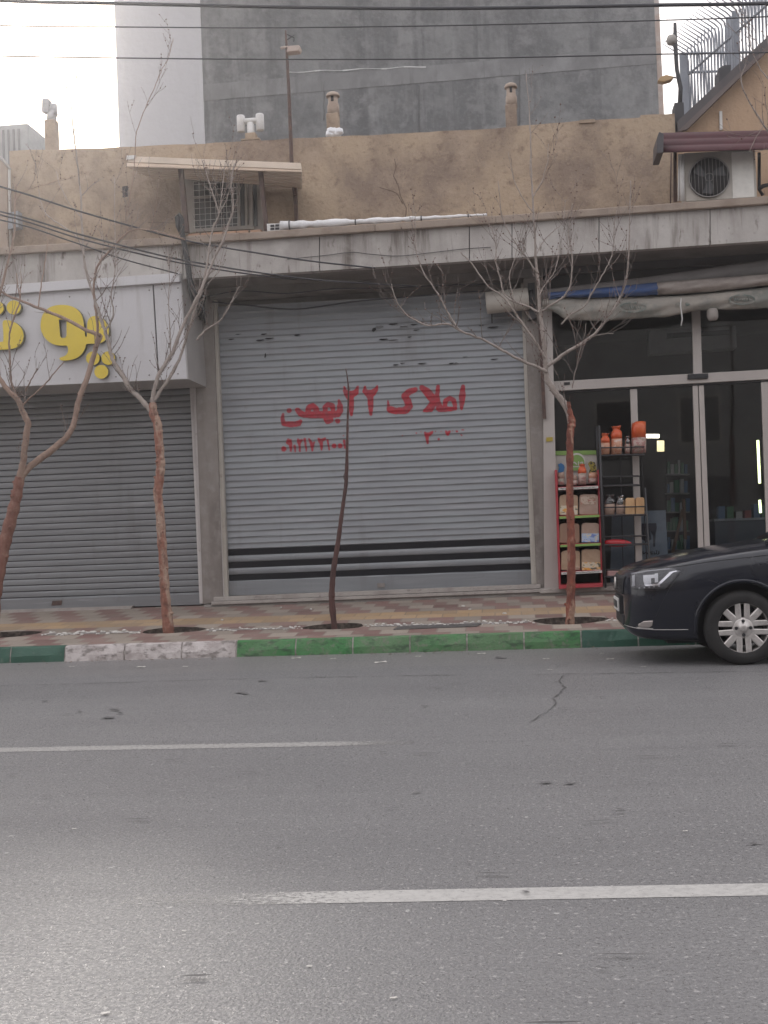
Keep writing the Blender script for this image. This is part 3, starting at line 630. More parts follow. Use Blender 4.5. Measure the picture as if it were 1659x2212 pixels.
ST = [
 [(1524, 212, 15), (1518, 290, 25), (1515, 340, 19), (1512, 390, 10)],
 [(1380, 378, 14), (1385, 325, 17), (1420, 305, 17), (1450, 322, 17), (1460, 360, 16)], [(1340, 388, 25), (1400, 392, 19), (1440, 392, 15), (1462, 385, 15)],
 [(1325, 212, 14), (1318, 290, 16), (1328, 350, 20), (1338, 385, 26)],
 [(1197, 222, 20), (1232, 250, 28), (1275, 300, 32), (1300, 325, 24)], [(1296, 330, 26), (1270, 372, 28), (1235, 398, 18), (1212, 407, 8)], [(1255, 400, 14), (1270, 400, 14)],
 [(1145, 237, 18), (1095, 255, 24), (1055, 288, 22), (1082, 325, 26), (1094, 370, 27), (1065, 402, 26), (990, 408, 24), (945, 396, 26)], [(932, 390, 14), (928, 350, 9), (926, 325, 5)],
 [(790, 436, 10), (788, 380, 19), (788, 310, 22), (778, 275, 26)], [(742, 215, 8), (742, 250, 18), (765, 268, 24), (805, 262, 24), (832, 235, 16), (842, 207, 7)],
 [(634, 438, 10), (634, 380, 20), (632, 320, 22), (615, 285, 28)], [(578, 216, 7), (583, 245, 14), (598, 268, 22), (640, 275, 26), (672, 258, 20), (685, 215, 9)],
 [(535, 325, 9), (544, 365, 20), (545, 405, 22), (525, 430, 26)], [(250, 440, 18), (320, 438, 26), (420, 436, 26), (525, 432, 24)], [(525, 488, 18)],
 [(425, 420, 16), (424, 378, 18), (448, 355, 18), (482, 366, 20), (488, 400, 16)], [(430, 460, 20), (445, 488, 22), (470, 478, 20)],
 [(285, 420, 18), (296, 380, 22), (325, 368, 22), (352, 390, 22), (358, 420, 20)],
 [(205, 400, 18), (230, 428, 22), (262, 440, 20)], [(90, 432, 8), (84, 470, 14), (95, 508, 18), (150, 515, 20), (212, 508, 20), (228, 490, 14)], [(138, 404, 18)],
 [(95, 710, 19)], [(132, 635, 10), (128, 660, 14), (148, 670, 14), (150, 640, 8)], [(150, 670, 12), (152, 724, 8)], [(181, 685, 9), (186, 732, 5)],
 [(208, 635, 8), (218, 655, 16), (238, 640, 8)], [(220, 650, 11), (224, 728, 7)], [(262, 632, 9), (276, 725, 6)], [(298, 632, 8), (318, 672, 12), (322, 722, 7)], [(338, 655, 6), (326, 690, 10)],
 [(374, 630, 9), (384, 648, 14), (402, 640, 12), (424, 628, 9)], [(392, 648, 13), (397, 716, 7)], [(444, 640, 7), (458, 716, 6)], [(496, 686, 18)], [(545, 686, 18)], [(571, 604, 5)], [(576, 645, 9), (584, 700, 7)],
 [(1222, 580, 8), (1232, 596, 15), (1258, 592, 14), (1278, 576, 9)], [(1236, 600, 15), (1242, 664, 7)], [(1152, 584, 6)], [(1330, 632, 9)], [(1388, 570, 8), (1402, 592, 12), (1418, 570, 8)], [(1475, 570, 9)], [(1506, 596, 4), (1516, 604, 4)], [(1515, 560, 4), (1530, 558, 3)],
 [(1190, 574, 4)], [(1305, 570, 4)], [(1350, 572, 4)], [(1442, 566, 4)], [(1040, 604, 4)]]
bl, br_, tr_, tl_ = [onY(*p, YF) for p in ((484, 1282.5), (1154, 1257.5), (1134, 627.3), (460, 663.3))]
def shut_uv(X, Y_):
    P = onY(X, Y_, YF); u = (P.x-bl.x)/(br_.x-bl.x)
    for _ in range(4):
        lo_, hi_ = lerp(bl, br_, u), lerp(tl_, tr_, u); v = (P.z-lo_.z)/(hi_.z-lo_.z); a, b = lerp(bl, tl_, v), lerp(br_, tr_, v); u = (P.x-a.x)/(b.x-a.x)
    return u, v
LB = [MB(), MB(), MB()]
def zz(zx, zy): return (587.5+zx*.2708, 777.6+zy*.2708)
for (xa_, ya_, xb_, yb_) in raster(ST, 50, 180, 1560, 760, 4.2, 1.1):
    n_ = max(1, int((xb_-xa_)/60)); cs = [xa_+(xb_-xa_)*i/n_ for i in range(n_+1)]
    vs = []
    for yy in (yb_, ya_):
        for c in cs: u, v = shut_uv(*zz(c, yy)); p = ptB(u, v); vs.append(p+Vector((0, -.0065, 0)))
    LB[0 if yb_ < 556 else (1 if xb_ < 700 else 2)].add(vs, [(i, i+1, n_+2+i, n_+1+i) for i in range(n_)])
for q, lb in zip(LB, ('red hand-painted Persian shop name', 'red hand-painted telephone number', 'half worn red number')): tag(obj('painted_lettering', q, M_RED, SB, fix=False), lb)

# thresholds
mb = MB()
mb.slab([(461, 1299), (1168, 1271), (1168, 1262), (461, 1290)], YF-.2, .3)
bevel(obj('threshold', mb, M_WSTONE, BR), .005)
mb = MB(); mb.slab([(456, 1307), (1168, 1279), (1168, 1272.5), (456, 1300)], YF-.27, .3); bevel(obj('threshold', mb, M_WSTONE, BR), .005)
mb = MB(); mb.slab([(440, 1325), (1170, 1300), (1170, 1279), (440, 1307)], YF-.235, .3); obj('footing', mb, M_CEM, BR)
mb = MB(); mb.slab([(1166, 1282), (2300, 1236), (2300, 1226), (1166, 1272)], YF-.32, .5); bevel(obj('threshold', mb, M_WSTONE, BR), .005)
mb = MB(); mb.slab([(1166, 1315), (2300, 1270), (2300, 1236), (1166, 1282)], YF-.28, .4); obj('footing', mb, M_CEM, BR)
mb = MB(); mb.slab([(-560, 1358), (276, 1330), (286, 1309), (-560, 1336)], YF-.1, .2); obj('footing', mb, M_WSTONE, BR)
mb = MB(); mb.slab([(286, 1316), (438, 1311), (438, 1304), (286, 1309)], YF-.0, .05); obj('gap', mb, M_SLOT, BR)
mb = MB(); mb.slab([(270, 1334), (440, 1328), (440, 1311), (286, 1316)], YF-.02, .1); obj('footing', mb, M_CEM, BR)

# ---- chimneys on the roof
def h_cowl(parent, px, py, Y, s_, m):
    c = onY(px, py, Y); mb = MB()
    for sx in (-1, 1): mb.lathe([(.075*s_, -.17*s_), (.085*s_, -.16*s_), (.085*s_, .15*s_), (.075*s_, .17*s_)], c+Vector((sx*.2*s_, 0, 0)), 'Z', 14)
    mb.tube([c+Vector((-.2*s_, 0, .03)), c+Vector((.2*s_, 0, .03))], .06*s_, 12); mb.tube([c, c+Vector((0, 0, -.38*s_))], .075*s_, 12)
    return obj('cowl', mb, m, parent)
cb = []
def stack(px0, px1, pt_, pb, Y, m, label):
    a, b = onY(px0, pt_, Y), onY(px1, pb, Y); c = (a+b)/2; w_ = (b.x-a.x)/2
    mb = MB(); vs = []; mb.box((c.x-w_, Y-w_, zb+.25), (c.x+w_, Y+w_, a.z))
    o = bevel(obj('chimney', mb, m, BR), .02); tag(o, label); return o, c, w_
o, c, w_ = stack(99, 125, 262, 322, YW+1.0, M_MUD, 'square brown chimney with bent grey metal cowl')
mb = MB(); t0 = onY(111, 262, YW+1.0)
mb.tube([t0, onY(113, 240, YW+1)], .07, 12); mb.tube([onY(99, 215, YW+1), onY(99, 243, YW+1)], .055, 12); mb.tube([onY(115, 226, YW+1), onY(117, 250, YW+1)], .055, 12); mb.tube([onY(99, 235, YW+1), onY(116, 238, YW+1)], .045, 10)
mb.slab([(91, 214), (105, 214), (104, 243), (90, 241)], YW+.93, .12)
obj('cowl', mb, mat('grey_zinc', (.36, .36, .37), .5, [((.22, .22, .23), .7, 9, I3, .4, .6)]), o)
o, c, w_ = stack(531, 555, 290, 306, YW+1.0, M_MUD, 'low chimney under a white H-shaped cowl'); h_cowl(o, 541, 266, YW+1.0, .7, M_WPLAS)
obj('cap_stone', MB().slab([(520, 303), (560, 300), (560, 297), (520, 300)], YW+.6, .5), M_MUD, o)
for (x0, x1_, yt, yb_, lb) in [(706, 734, 222, 295, 'round topped chimney left of the middle'), (1091, 1118, 203, 276, 'round topped chimney right of the middle')]:
    o, c, w_ = stack(x0, x1_, yt+26, yb_, YW+.8, M_MUD, lb); T = onY((x0+x1_)/2-.5, yt, YW+.8)
    mb = MB(); mb.lathe([(w_*1.0, -.20), (w_*.98, -.05), (w_*.80, .0), (w_*.78, .09)], T, 'Z', 20)
    mb.box((T.x-w_*.22, T.y-w_*.86, T.z+.0), (T.x+w_*.22, T.y-w_*.5, T.z+.075), 1)
    mb.lathe([(w_*1.12, .08), (w_*1.12, .10), (w_*.95, .13), (w_*.5, .15), (.01, .155)], T, 'Z', 20); obj('cowl', mb, [mat('beige_clay_cowl', (.36, .29, .24), .85, [((.25, .19, .15), .6, 8, I3, .4, .6)]), M_DARK], o)
mb = MB()
for k in range(9):
    random.seed(k); p = onY(712+k*2.6, 288+random.uniform(-5, 4), YW+.35); mb.lathe([(.02, -.05), (.06, -.02), (.05, .04), (.01, .06)], p, 'Z', 7)
random.seed(11)
tag(obj('foil_bundle', mb, mat('crumpled_foil', (.6, .6, .62), .35, metal=.4)), 'crumpled silvery foil at the foot of the chimney left of the middle', 'foil')

# ---- shopfront on the right: frames, header, glass, room behind
FR = obj('shopfront', MB().slab([(1176, 1272), (1207, 1271), (1192, 655), (1172, 658)], YF-.2, .3), M_ALU, BR); bevel(FR, .004)
zf0 = onY(1500, 1255, YF).z
mb = MB(); hl = lambda x: 826-(x-1192)*.0555
mb.slab([(1196, hl(1196)+19), (2250, hl(2250)+19), (2250, hl(2250)-2), (1194, hl(1194)-2)], YF-.1, .12); bevel(obj('header', mb, M_ALU, FR), .004)
mb = MB(); mb.slab([(1197, hl(1196)+24), (2250, hl(2250)+24), (2250, hl(2250)+21), (1196, hl(1196)+21)], YF-.07, .08); obj('header_track', mb, M_DARK, FR)
for q in ([(1361, 838), (1376, 837), (1389, 1266), (1375, 1267)], [(1496, 828), (1507, 828), (1523, 1262), (1511, 1262)], [(1509, 828), (1520, 828), (1537, 1262), (1525, 1262)], [(1644, 820), (1659, 820), (1672, 1256), (1659, 1256)], [(1790, 812), (1800, 812), (1816, 1250), (1803, 1250)], [(1935, 802), (1948, 802), (1962, 1244), (1950, 1244)]):
    mb = MB().slab([q[3], q[2], q[1], q[0]], YF-.06, .06); bevel(obj('door_frame', mb, M_ALU, FR), .003)
mb = MB().slab([(1498, 812), (1517, 811), (1512, 640), (1494, 642)], YF-.06, .06); bevel(obj('mullion', mb, M_ALU, FR), .003)
mb = MB().slab([(1210, 1271), (2240, 1230), (2240, 1222), (1210, 1263)], YF-.06, .06); bevel(obj('bottom_rail', mb, M_ALU, FR), .003)
gl = onY(1207, 1268, YF); gr = onY(2240, 1225, YF); gt = onY(1192, 640, YF).z+.3
mb = MB(); mb.add([(gl.x-.1, YF-.03, gl.z), (gr.x, YF-.03, gr.z), (gr.x, YF-.03, gt), (gl.x-.1, YF-.03, gt)], [(0, 1, 2, 3)]); obj('glass_pane', mb, M_GLASS, FR, fix=False)
tag(bevel(obj('door_sensor', MB().slab([(1486, 819), (1530, 817), (1530, 806), (1486, 808)], YF-.14, .05), M_BLACK, FR), .006), None)
mb = MB(); mb.slab([(1218, 832), (1231, 831), (1231, 825), (1218, 826)], YF-.11, .01); obj('sticker', mb, M_DARK, FR)
mb = MB(); mb.slab([(1180, 954), (1194, 953), (1194, 944), (1180, 945)], YF-.215, .01); obj('sticker', mb, flat('yellow_sticker', (.36, .27, .03)), FR)
# room
rx0, rx1 = gl.x-.1, gr.x+.3; rz0 = gl.z-.02; rz1 = zs+.0
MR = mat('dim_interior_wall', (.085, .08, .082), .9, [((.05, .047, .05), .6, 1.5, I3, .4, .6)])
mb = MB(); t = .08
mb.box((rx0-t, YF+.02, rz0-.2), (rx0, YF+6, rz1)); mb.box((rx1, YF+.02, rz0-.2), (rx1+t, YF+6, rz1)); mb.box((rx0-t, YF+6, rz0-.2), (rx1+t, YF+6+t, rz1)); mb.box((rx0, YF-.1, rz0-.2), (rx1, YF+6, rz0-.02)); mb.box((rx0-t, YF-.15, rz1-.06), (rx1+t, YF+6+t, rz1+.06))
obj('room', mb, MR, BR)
mb = MB(); mb.slab([(1188, 655), (2300, 575), (2300, 462), (1160, 552)], YF-.05, .12); obj('dark_transom', mb, M_DSTEEL, BR)
# ---- things inside the shop
for (a, b, r, cl, e, lb) in [((1391, 942), (1424, 942), .028, (1, .93, .75), 3.5, 'short glowing tube lamp seen through the door beside the bread rack'), ((1427, 952), (1427, 975), .05, (1, .85, .45), 1.3, 'dim yellow lamp glowing below the short tube lamp'), ((1637, 951), (1641, 1044), .018, (.9, 1, .5), 3, 'long upright glowing tube lamp near the right door frame'), ((1641, 1080), (1643, 1108), .018, (.85, 1, .5), 3, 'short upright glowing tube lamp under the long one')]:
    mb = MB(); Y = YF+1.6; mb.tube([onY(*a, Y), onY(*b, Y)], r, 8); tag(obj('tube_lamp', mb, mat('lamp_glow', (1, 1, 1), emit=(cl, e))), lb, 'lamp')
AC = thing('wall_air_conditioner', onY(1495, 757, YF+.9), 'pale wide air conditioner high behind the transom glass', 'air conditioner')
bevel(obj('casing', MB().slab([(1402, 765), (1592, 752), (1590, 702), (1400, 712)], YF+.9, .25), flat('dim_white_casing', (.30, .29, .285)), AC), .02)
obj('grille', MB().slab([(1440, 731), (1575, 722), (1575, 712), (1440, 720)], YF+.88, .03), M_DARK, AC)
# shelves inside
def inner_shelf(x0, x1_, y0, y1_, Y, label, cols):
    T = thing('grocery_shelf', onY(x0, y1_, Y), label, 'shelf'); n_ = 6
    mb = MB(); mb.slab([(x0, y1_), (x1_, y1_), (x1_, y0), (x0, y0)], Y+.3, .03); obj('back_panel', mb, MR, T)
    mb = MB(); ms = []
    for i in range(n_):
        y = y0+(y1_-y0)*(i+1)/n_; mb = MB().slab([(x0, y), (x1_, y), (x1_, y-2.5), (x0, y-2.5)], Y, .3); obj('shelf_board', mb, flat('shelf_grey', (.2, .2, .2)), T)
        g = MB(); x = x0+2; k = 0
        while x < x1_-6:
            w_ = random.uniform(4, 8); h_ = random.uniform(.45, .78)*(y1_-y0)/n_; g.slab([(x, y-2.6), (x+w_, y-2.6), (x+w_, y-2.6-h_), (x, y-2.6-h_)], Y+.05, .12, random.randrange(len(cols))); x += w_+random.uniform(.5, 2)
        obj('packet_row', g, cols, T)
gc = [flat('packet_blue', (.06, .12, .22)), flat('packet_green', (.06, .16, .10)), flat('packet_white', (.3, .3, .3)), flat('packet_red', (.22, .04, .04))]
inner_shelf(1440, 1490, 985, 1230, YF+3.2, 'shelf of green and blue packets deep inside behind the door', gc[:3])
CT = thing('shop_counter', onY(1580, 1240, YF+2.4), 'low dark counter with small goods deep behind the right-hand door', 'counter')
bevel(obj('counter_body', MB().slab([(1545, 1250), (1700, 1244), (1698, 1120), (1543, 1124)], YF+2.4, .6), flat('counter_blue_grey', (.06, .075, .10)), CT), .02)
obj('counter_edge', MB().slab([(1543, 1126), (1700, 1121), (1700, 1116), (1543, 1121)], YF+2.36, .7), flat('counter_edge_grey', (.25, .27, .30)), CT)
for k in range(7):
    x = 1552+k*19; h = random.uniform(14, 34); obj('goods_box', MB().slab([(x, 1121-k*.6), (x+14, 1120-k*.6), (x+14, 1120-h), (x, 1121-h)], YF+2.5, .2), gc[k % 4], CT)
CH = thing('wooden_stool', onY(1494, 1165, YF+1.2), 'brown wooden display frame standing behind the central door glass', 'frame')
mb = MB(); mb.slab([(1478, 1165), (1484, 1165), (1480, 1078), (1474, 1078)], YF+1.2, .06); mb.slab([(1440, 1240), (1446, 1240), (1478, 1100), (1472, 1100)], YF+1.2, .06); obj('rail', mb, flat('dark_wood', (.17, .10, .06)), CH)
# poster stand with an ice cream picture
PS = thing('poster_board', onY(1410, 1262, YF+.25), 'pale blue ice cream poster standing behind the glass beside the bread rack', 'poster')
bevel(obj('board', MB().slab([(1318, 1266), (1446, 1262), (1438, 1102), (1322, 1106)], YF+.25, .03), flat('poster_blue', (.30, .36, .44)), PS), .003)
def Pp(X, Y_): return (1123+X*.3229, 846.7+Y_*.3229)
mb = MB(); mb.poly([Pp(*p) for p in [(815, 880), (912, 878), (916, 905), (908, 950), (905, 1035), (893, 1035), (890, 960), (870, 925), (880, 985), (850, 1005), (815, 985), (812, 940)]], [], .01, lambda x, y: onY(x, y, YF+.235)); obj('printed_picture', mb, flat('poster_dark', (.04, .045, .075)), PS)
mb = MB()
WS = [[(930, 1066, 3), (930, 1082, 3), (922, 1086, 3)], [(916, 1060, 2.5), (914, 1082, 3), (900, 1084, 3), (898, 1070, 2.5)], [(890, 1084, 3), (878, 1084, 3), (876, 1070, 3), (888, 1070, 3)], [(868, 1070, 3), (866, 1082, 3), (852, 1084, 3), (850, 1072, 3)], [(840, 1074, 4), (832, 1082, 3)], [(824, 1068, 3), (826, 1084, 3)], [(906, 1060, 2)], [(858, 1064, 2)]]
for (a_, b_, c_, d_) in raster(WS, 810, 1050, 945, 1095, 1.6): mb.add([onY(*Pp(*q), YF+.24) for q in ((a_, d_), (c_, d_), (c_, b_), (a_, b_))], [(0, 1, 2, 3)])
obj('printed_words', mb, M_DARK, PS, fix=False)

# ---- red bread rack, in front of the glass
YR = YF-.42
def R8(x, y, Y=YR): return onY(*Pp(x, y), Y)
def slab8(px, Y, t, mi=0, mb=None): mb = mb or MB(); return mb.slab([Pp(*p) for p in px], Y, t, mi)
M_RK = flat('red_rack_paint', (.33, .03, .04)); M_GRN = flat('green_strip', (.19, .31, .08)); M_STW = flat('white_strip', (.5, .48, .46))
RK = thing('bread_rack', R8(400, 1310, YR+.2), 'red shop rack with green and white shelf strips and printed header', 'rack', None)
mb = MB(); slab8([(262, 1310), (275, 1310), (250, 520), (234, 520)], YR+.02, .38, 0, mb); slab8([(545, 1305), (556, 1305), (528, 520), (520, 520)], YR+.02, .38, 0, mb); bevel(obj('side_panel', mb, M_RK, RK), .004)
mb = slab8([(262, 1310), (556, 1306), (520, 520), (236, 520)], YR+.39, .02); obj('back_panel', mb, mat('dark_red_back', (.07, .03, .03), .8), RK)
bevel(obj('base', slab8([(262, 1318), (556, 1304), (555, 1278), (262, 1292)], YR-.03, .4), M_RK, RK), .004)
for (y, ms, nm) in [(640, M_STW, 1), (832, M_GRN, 0), (1022, M_GRN, 0), (1205, M_STW, 1)]:
    l = 258+(y-640)*.035; r = 524+(y-640)*.045
    SH = bevel(obj('shelf', slab8([(l, y+16), (r, y+4), (r, y-14), (l, y-4)], YR-.03, .4), M_RK, RK), .003)
    obj('price_strip', slab8([(l, y+17), (r, y+4), (r, y-12), (l, y+1)], YR-.045, .012), ms, SH)
    if nm:
        mb = MB(); W2 = []
        for k in range(26):
            x = l+16+k*(r-l-30)/26; yy = y+8-(x-l)*.045; W2.append([(x, yy+random.uniform(-2, 2), 2.0), (x+random.uniform(2, 6), yy+random.uniform(-3, 3), 1.6)])
        for (a_, b_, c_, d_) in raster(W2, l, y-15, r, y+18, 1.5): mb.add([R8(*q, YR-.048) for q in ((a_, d_), (c_, d_), (c_, b_), (a_, b_))], [(0, 1, 2, 3)])
        obj('small_print', mb, M_DARK, SH, fix=False)
HD = bevel(obj('header_board', slab8([(238, 620), (524, 612), (519, 390), (230, 395)], YR+.35, .02), flat('header_cream', (.44, .41, .38)), RK), .003)
obj('green_band', slab8([(233, 424), (517, 418), (516, 390), (231, 395)], YR+.335, .012), M_GRN, HD)
mb = MB(); arc = [(325, 530)]+[(325+57*(1-math.cos(t)), 470-62*math.sin(t)) for t in [math.pi*k/12 for k in range(13)]]+[(440, 530)]
mb.poly([Pp(*p) for p in arc], [], .01, lambda x, y: onY(x, y, YR+.33)); obj('emblem', mb, flat('emblem_rim', (.55, .53, .5)), HD)
mb = MB(); arc2 = [(333, 525)]+[(333+49*(1-math.cos(t)), 472-52*math.sin(t)) for t in [math.pi*k/12 for k in range(13)]]+[(432, 525)]
mb.poly([Pp(*p) for p in arc2], [], .01, lambda x, y: onY(x, y, YR+.322)); obj('emblem', mb, M_GRN, HD)
mb = MB()
for (a_, b_, c_, d_) in raster([[(345, 480, 4), (365, 470, 4), (380, 484, 4)], [(392, 468, 4), (392, 490, 4)], [(405, 474, 4), (420, 470, 4), (420, 490, 4), (404, 490, 4)], [(350, 500, 3), (420, 500, 3)]], 335, 455, 432, 510, 2): mb.add([R8(*q, YR+.312) for q in ((a_, d_), (c_, d_), (c_, b_), (a_, b_))], [(0, 1, 2, 3)])
obj('emblem_letters', mb, M_STW, HD, fix=False)
mb = MB(); mb.poly([Pp(*p) for p in [(255, 540), (262, 505), (255, 485), (275, 475), (295, 488), (300, 505), (292, 535)]], [], .01, lambda x, y: onY(x, y, YR+.33)); obj('blue_motif', mb, flat('motif_blue', (.03, .15, .35)), HD)
mb = MB(); mb.poly([Pp(*p) for p in [(460, 545), (470, 510), (455, 480), (470, 462), (500, 470), (510, 500), (515, 545)]], [], .01, lambda x, y: onY(x, y, YR+.33)); obj('yellow_motif', mb, mat('motif_yellow', (.35, .28, .05), .6, [((.03, .03, .02), 1, 40, I3, .48, .52)]), HD)
# packs on the rack
def pack(px, Y, dep, m, label, cat='bread pack', name='bread_pack', lab=None, labm=None, grp=None):
    p = [Pp(*q) for q in px]; xs_ = [q[0] for q in px]; ys_ = [q[1] for q in px]
    T = thing(name, onY(*Pp((min(xs_)+max(xs_))/2, max(ys_)), Y+dep/2), label, cat, grp)
    n_ = 5; l, r, t_, b_ = min(xs_), max(xs_), min(ys_), max(ys_); ww = r-l; hh = b_-t_
    out = [(l+2, b_), (r-2, b_), (r, b_-hh*.1), (r-1, t_+hh*.14), (r-ww*.06, t_+hh*.04), (r-ww*.25, t_+1), (l+ww*.5, t_+2.5), (l+ww*.25, t_), (l+ww*.06, t_+hh*.05), (l+1, t_+hh*.15), (l, b_-hh*.1)]
    o = bevel(obj('loaf', MB().slab([Pp(*q) for q in out], Y, dep), m, T), .012, 3)
    if lab:
        a0, a1, a2, a3 = lab; obj('printed_band', MB().slab([Pp(l+ww*a0, t_+hh*a3), Pp(l+ww*a2, t_+hh*a3), Pp(l+ww*a2, t_+hh*a1), Pp(l+ww*a0, t_+hh*a1)], Y-.004, .01), labm, T)
    return T
def print_mat(name, base, inks, sc=15):
    return mat(name, base, .5, [(c, 1, sc, (1, 1, 1.6), .52+.03*i, .54+.03*i) for i, c in enumerate(inks)])
BRD = mat('toast_crust', (.33, .225, .155), .7, [((.25, .16, .10), .7, 8, I3, .4, .65), ((.42, .31, .22), .5, 16, I3, .5, .7)])
BRD2 = mat('pinkish_toast_crust', (.33, .235, .19), .7, [((.26, .17, .13), .7, 8, I3, .4, .65)])
PY = print_mat('yellow_print', (.48, .42, .33), [(.55, .27, .05), (.10, .09, .06)]); PRd = print_mat('red_print', (.42, .33, .27), [(.30, .12, .09), (.25, .17, .12)]); PB = print_mat('blue_print', (.30, .38, .52), [(.12, .17, .38), (.5, .45, .35)])
pack([(263, 686), (390, 822)], YR+.02, .2, BRD, 'toast pack with orange band behind the trunk, red rack upper shelf', lab=(.05, .55, .97, .99), labm=PY)
pack([(397, 682), (525, 822)], YR+.02, .2, BRD2, 'toast pack with red label near its top, red rack upper shelf', lab=(.08, .12, .85, .5), labm=PRd)
pack([(264, 876), (400, 1012)], YR+.02, .2, mat('brown_toast', (.22, .13, .09), .7), 'dark brown toast pack partly behind the trunk on the middle shelf of the red rack')
pack([(412, 874), (530, 1006)], YR+.02, .2, BRD2, 'toast pack with light blue printed band on the middle shelf of the red rack', lab=(.02, .55, .99, .99), labm=PB)
pack([(276, 1060), (404, 1192)], YR+.02, .2, BRD, 'plain toast pack beside the trunk on the lowest shelf of the red rack', lab=(.5, .82, .99, .99), labm=PRd)
pack([(412, 1050), (540, 1194)], YR+.02, .2, BRD, 'toast pack with pale yellow printed band, lowest shelf of the red rack', lab=(.03, .62, .99, .99), labm=PY)
def bag(px, Y, dep, m1, m2, label, name='bread_bag', split=.3, cat='bag', knot=True, film=False):
    (l, t_), (r, b_) = px; T = thing(name, onY(*Pp((l+r)/2, b_), Y+dep/2), label, cat); ww = (r-l)/2; cx = (l+r)/2
    rows = [(b_, .94), (b_-(b_-t_)*.3, 1), (b_-(b_-t_)*.55, 1.0), (b_-(b_-t_)*.72, .97), (b_-(b_-t_)*.82, .80)]
    if knot: rows += [(b_-(b_-t_)*.89, .52), (b_-(b_-t_)*.94, .62), (t_, .8)]
    else: rows = [(b_, .94), (b_-(b_-t_)*.5, 1), (b_-(b_-t_)*.85, .95), (t_, .8)]
    def ring(y, k):
        c = onY(*Pp(cx, y), Y+dep/2); e = onY(*Pp(cx+ww*k, y), Y+dep/2); rx = e.x-c.x; ry = dep/2*min(1, k*.95+.05)
        return [Vector((c.x+rx*(abs(math.cos(a))**.6)*(1 if math.cos(a) > 0 else -1)*(random.uniform(.95, 1.03) if k > .9 else random.uniform(.75, 1.2)), c.y+ry*(abs(math.sin(a))**.6)*(1 if math.sin(a) > 0 else -1), c.z+(0 if k > .9 else random.uniform(-.012, .012)))) for a in [2*math.pi*i/16 for i in range(16)]]
    k0 = int(len(rows)*split+.5)
    def part(rs, m, nm):
        mb = MB(); vs = [v for q in rs for v in ring(*q)]
        mb.add(vs, [(16*i+k, 16*i+(k+1) % 16, 16*i+16+(k+1) % 16, 16*i+16+k) for i in range(len(rs)-1) for k in range(16)]+[tuple(range(16)), tuple(range(16*len(rs)-16, 16*len(rs)))], 0, True); obj(nm, mb, m, T)
    part(rows[:k0+1], m1, 'filled_body'); part(rows[k0:], m2, 'gathered_top'); return T
M_OR = mat('orange_wrapper', (.50, .075, .02), .35, [((.58, .16, .06), .7, 12, I3, .45, .65)]); M_ORP = print_mat('orange_print', (.45, .24, .16), [(.42, .17, .10), (.48, .36, .31)], 14); M_PK = print_mat('pale_print', (.36, .26, .23), [(.28, .13, .12), (.22, .19, .15)], 14)
bag([(248, 540), (300, 622)], YR+.05, .16, M_PK, BRD2, 'pale bread bag under the blue motif at the left of the red rack', knot=False)
bag([(340, 560), (385, 624)], YR+.05, .16, M_PK, BRD2, 'low pale bread bag beside the trunk on the red rack top shelf', knot=False)
bag([(386, 484), (446, 620)], YR+.05, .16, M_PK, M_OR, 'bread bag with orange red gathered top standing on the red rack top shelf')
bag([(456, 545), (520, 612)], YR+.05, .16, M_PK, M_ORP, 'brownish bread bag at the right end of the red rack top shelf', knot=False)

# ---- black wire rack
WR = thing('wire_rack', R8(690, 1305, YR), 'black wire rack with bread bags beside the red rack', 'rack')
mb = MB()
YA, YC = YR-.05, YR+.3
def wt(pts, r=.008, Y=None): mb.tube([R8(x, y, Y if Y else YA) for x, y in pts], r, 6)
wt([(530, 225), (572, 1310)], .016); wt([(838, 640), (866, 1120), (872, 1240)], .012); wt([(512, 232), (553, 1305)], .013, YC); wt([(800, 215), (812, 420), (855, 1250)], .007, YC)
obj('post', mb, M_DSTEEL, WR)
for (y, l, r, h) in [(424, 535, 830, 52), (628, 545, 800, 60), (826, 552, 848, 55), (1022, 560, 858, 55), (1235, 570, 866, 45)]:
    mb = MB(); n_ = 9
    mb.tube([R8(l, y+2, YA), R8(r, y-4, YA), R8(r-10, y-6, YC), R8(l-8, y, YC), R8(l, y+2, YA)], .013, 6)
    mb.tube([R8(l, y+2-h, YA), R8(r, y-5-h, YA), R8(r-10, y-7-h, YC), R8(l-8, y-h, YC), R8(l, y+2-h, YA)], .009, 6)
    for k in range(n_+1): x = l+(r-l)*k/n_; mb.tube([R8(x, y, YA), R8(x-8, y, YC)], .003, 4)
    for k in range(3): x = l+(r-l)*k/2; mb.tube([R8(x, y, YA), R8(x, y-h, YA)], .004, 4)
    obj('basket', mb, M_DSTEEL, WR)
mb = MB(); wt([(672, 420), (692, 1230)], .005, YC); wt([(750, 420), (772, 1230)], .004, YC); obj('back_wire', mb, M_DSTEEL, WR)
bag([(535, 282), (602, 418)], YR+.0, .18, M_ORP, M_OR, 'orange topped bread bag at the left of the wire rack top basket')
bag([(606, 232), (684, 418)], YR+.02, .2, M_ORP, M_OR, 'tall orange topped bread bag, second from left in the wire rack top basket', split=.25)
bag([(700, 300), (738, 412)], YR+.05, .14, M_PK, M_FILM, 'small clear bag between the orange bags in the wire rack top basket')
bag([(744, 205), (846, 410)], YR+.02, .2, M_PK, M_OR, 'wide orange topped bread bag at the right of the wire rack top basket', knot=False, split=.34)
bag([(566, 690), (636, 824)], YR+.02, .16, BRD2, M_FILM, 'clear wrapped roll pack at the left of the wire rack middle basket', split=.3)
bag([(640, 700), (702, 824)], YR+.02, .16, BRD2, M_FILM, 'clear wrapped roll pack, second from left in the wire rack middle basket', split=.3)
LO = mat('golden_loaf', (.50, .32, .17), .6, [((.40, .22, .10), .7, 7, I3, .42, .65)])
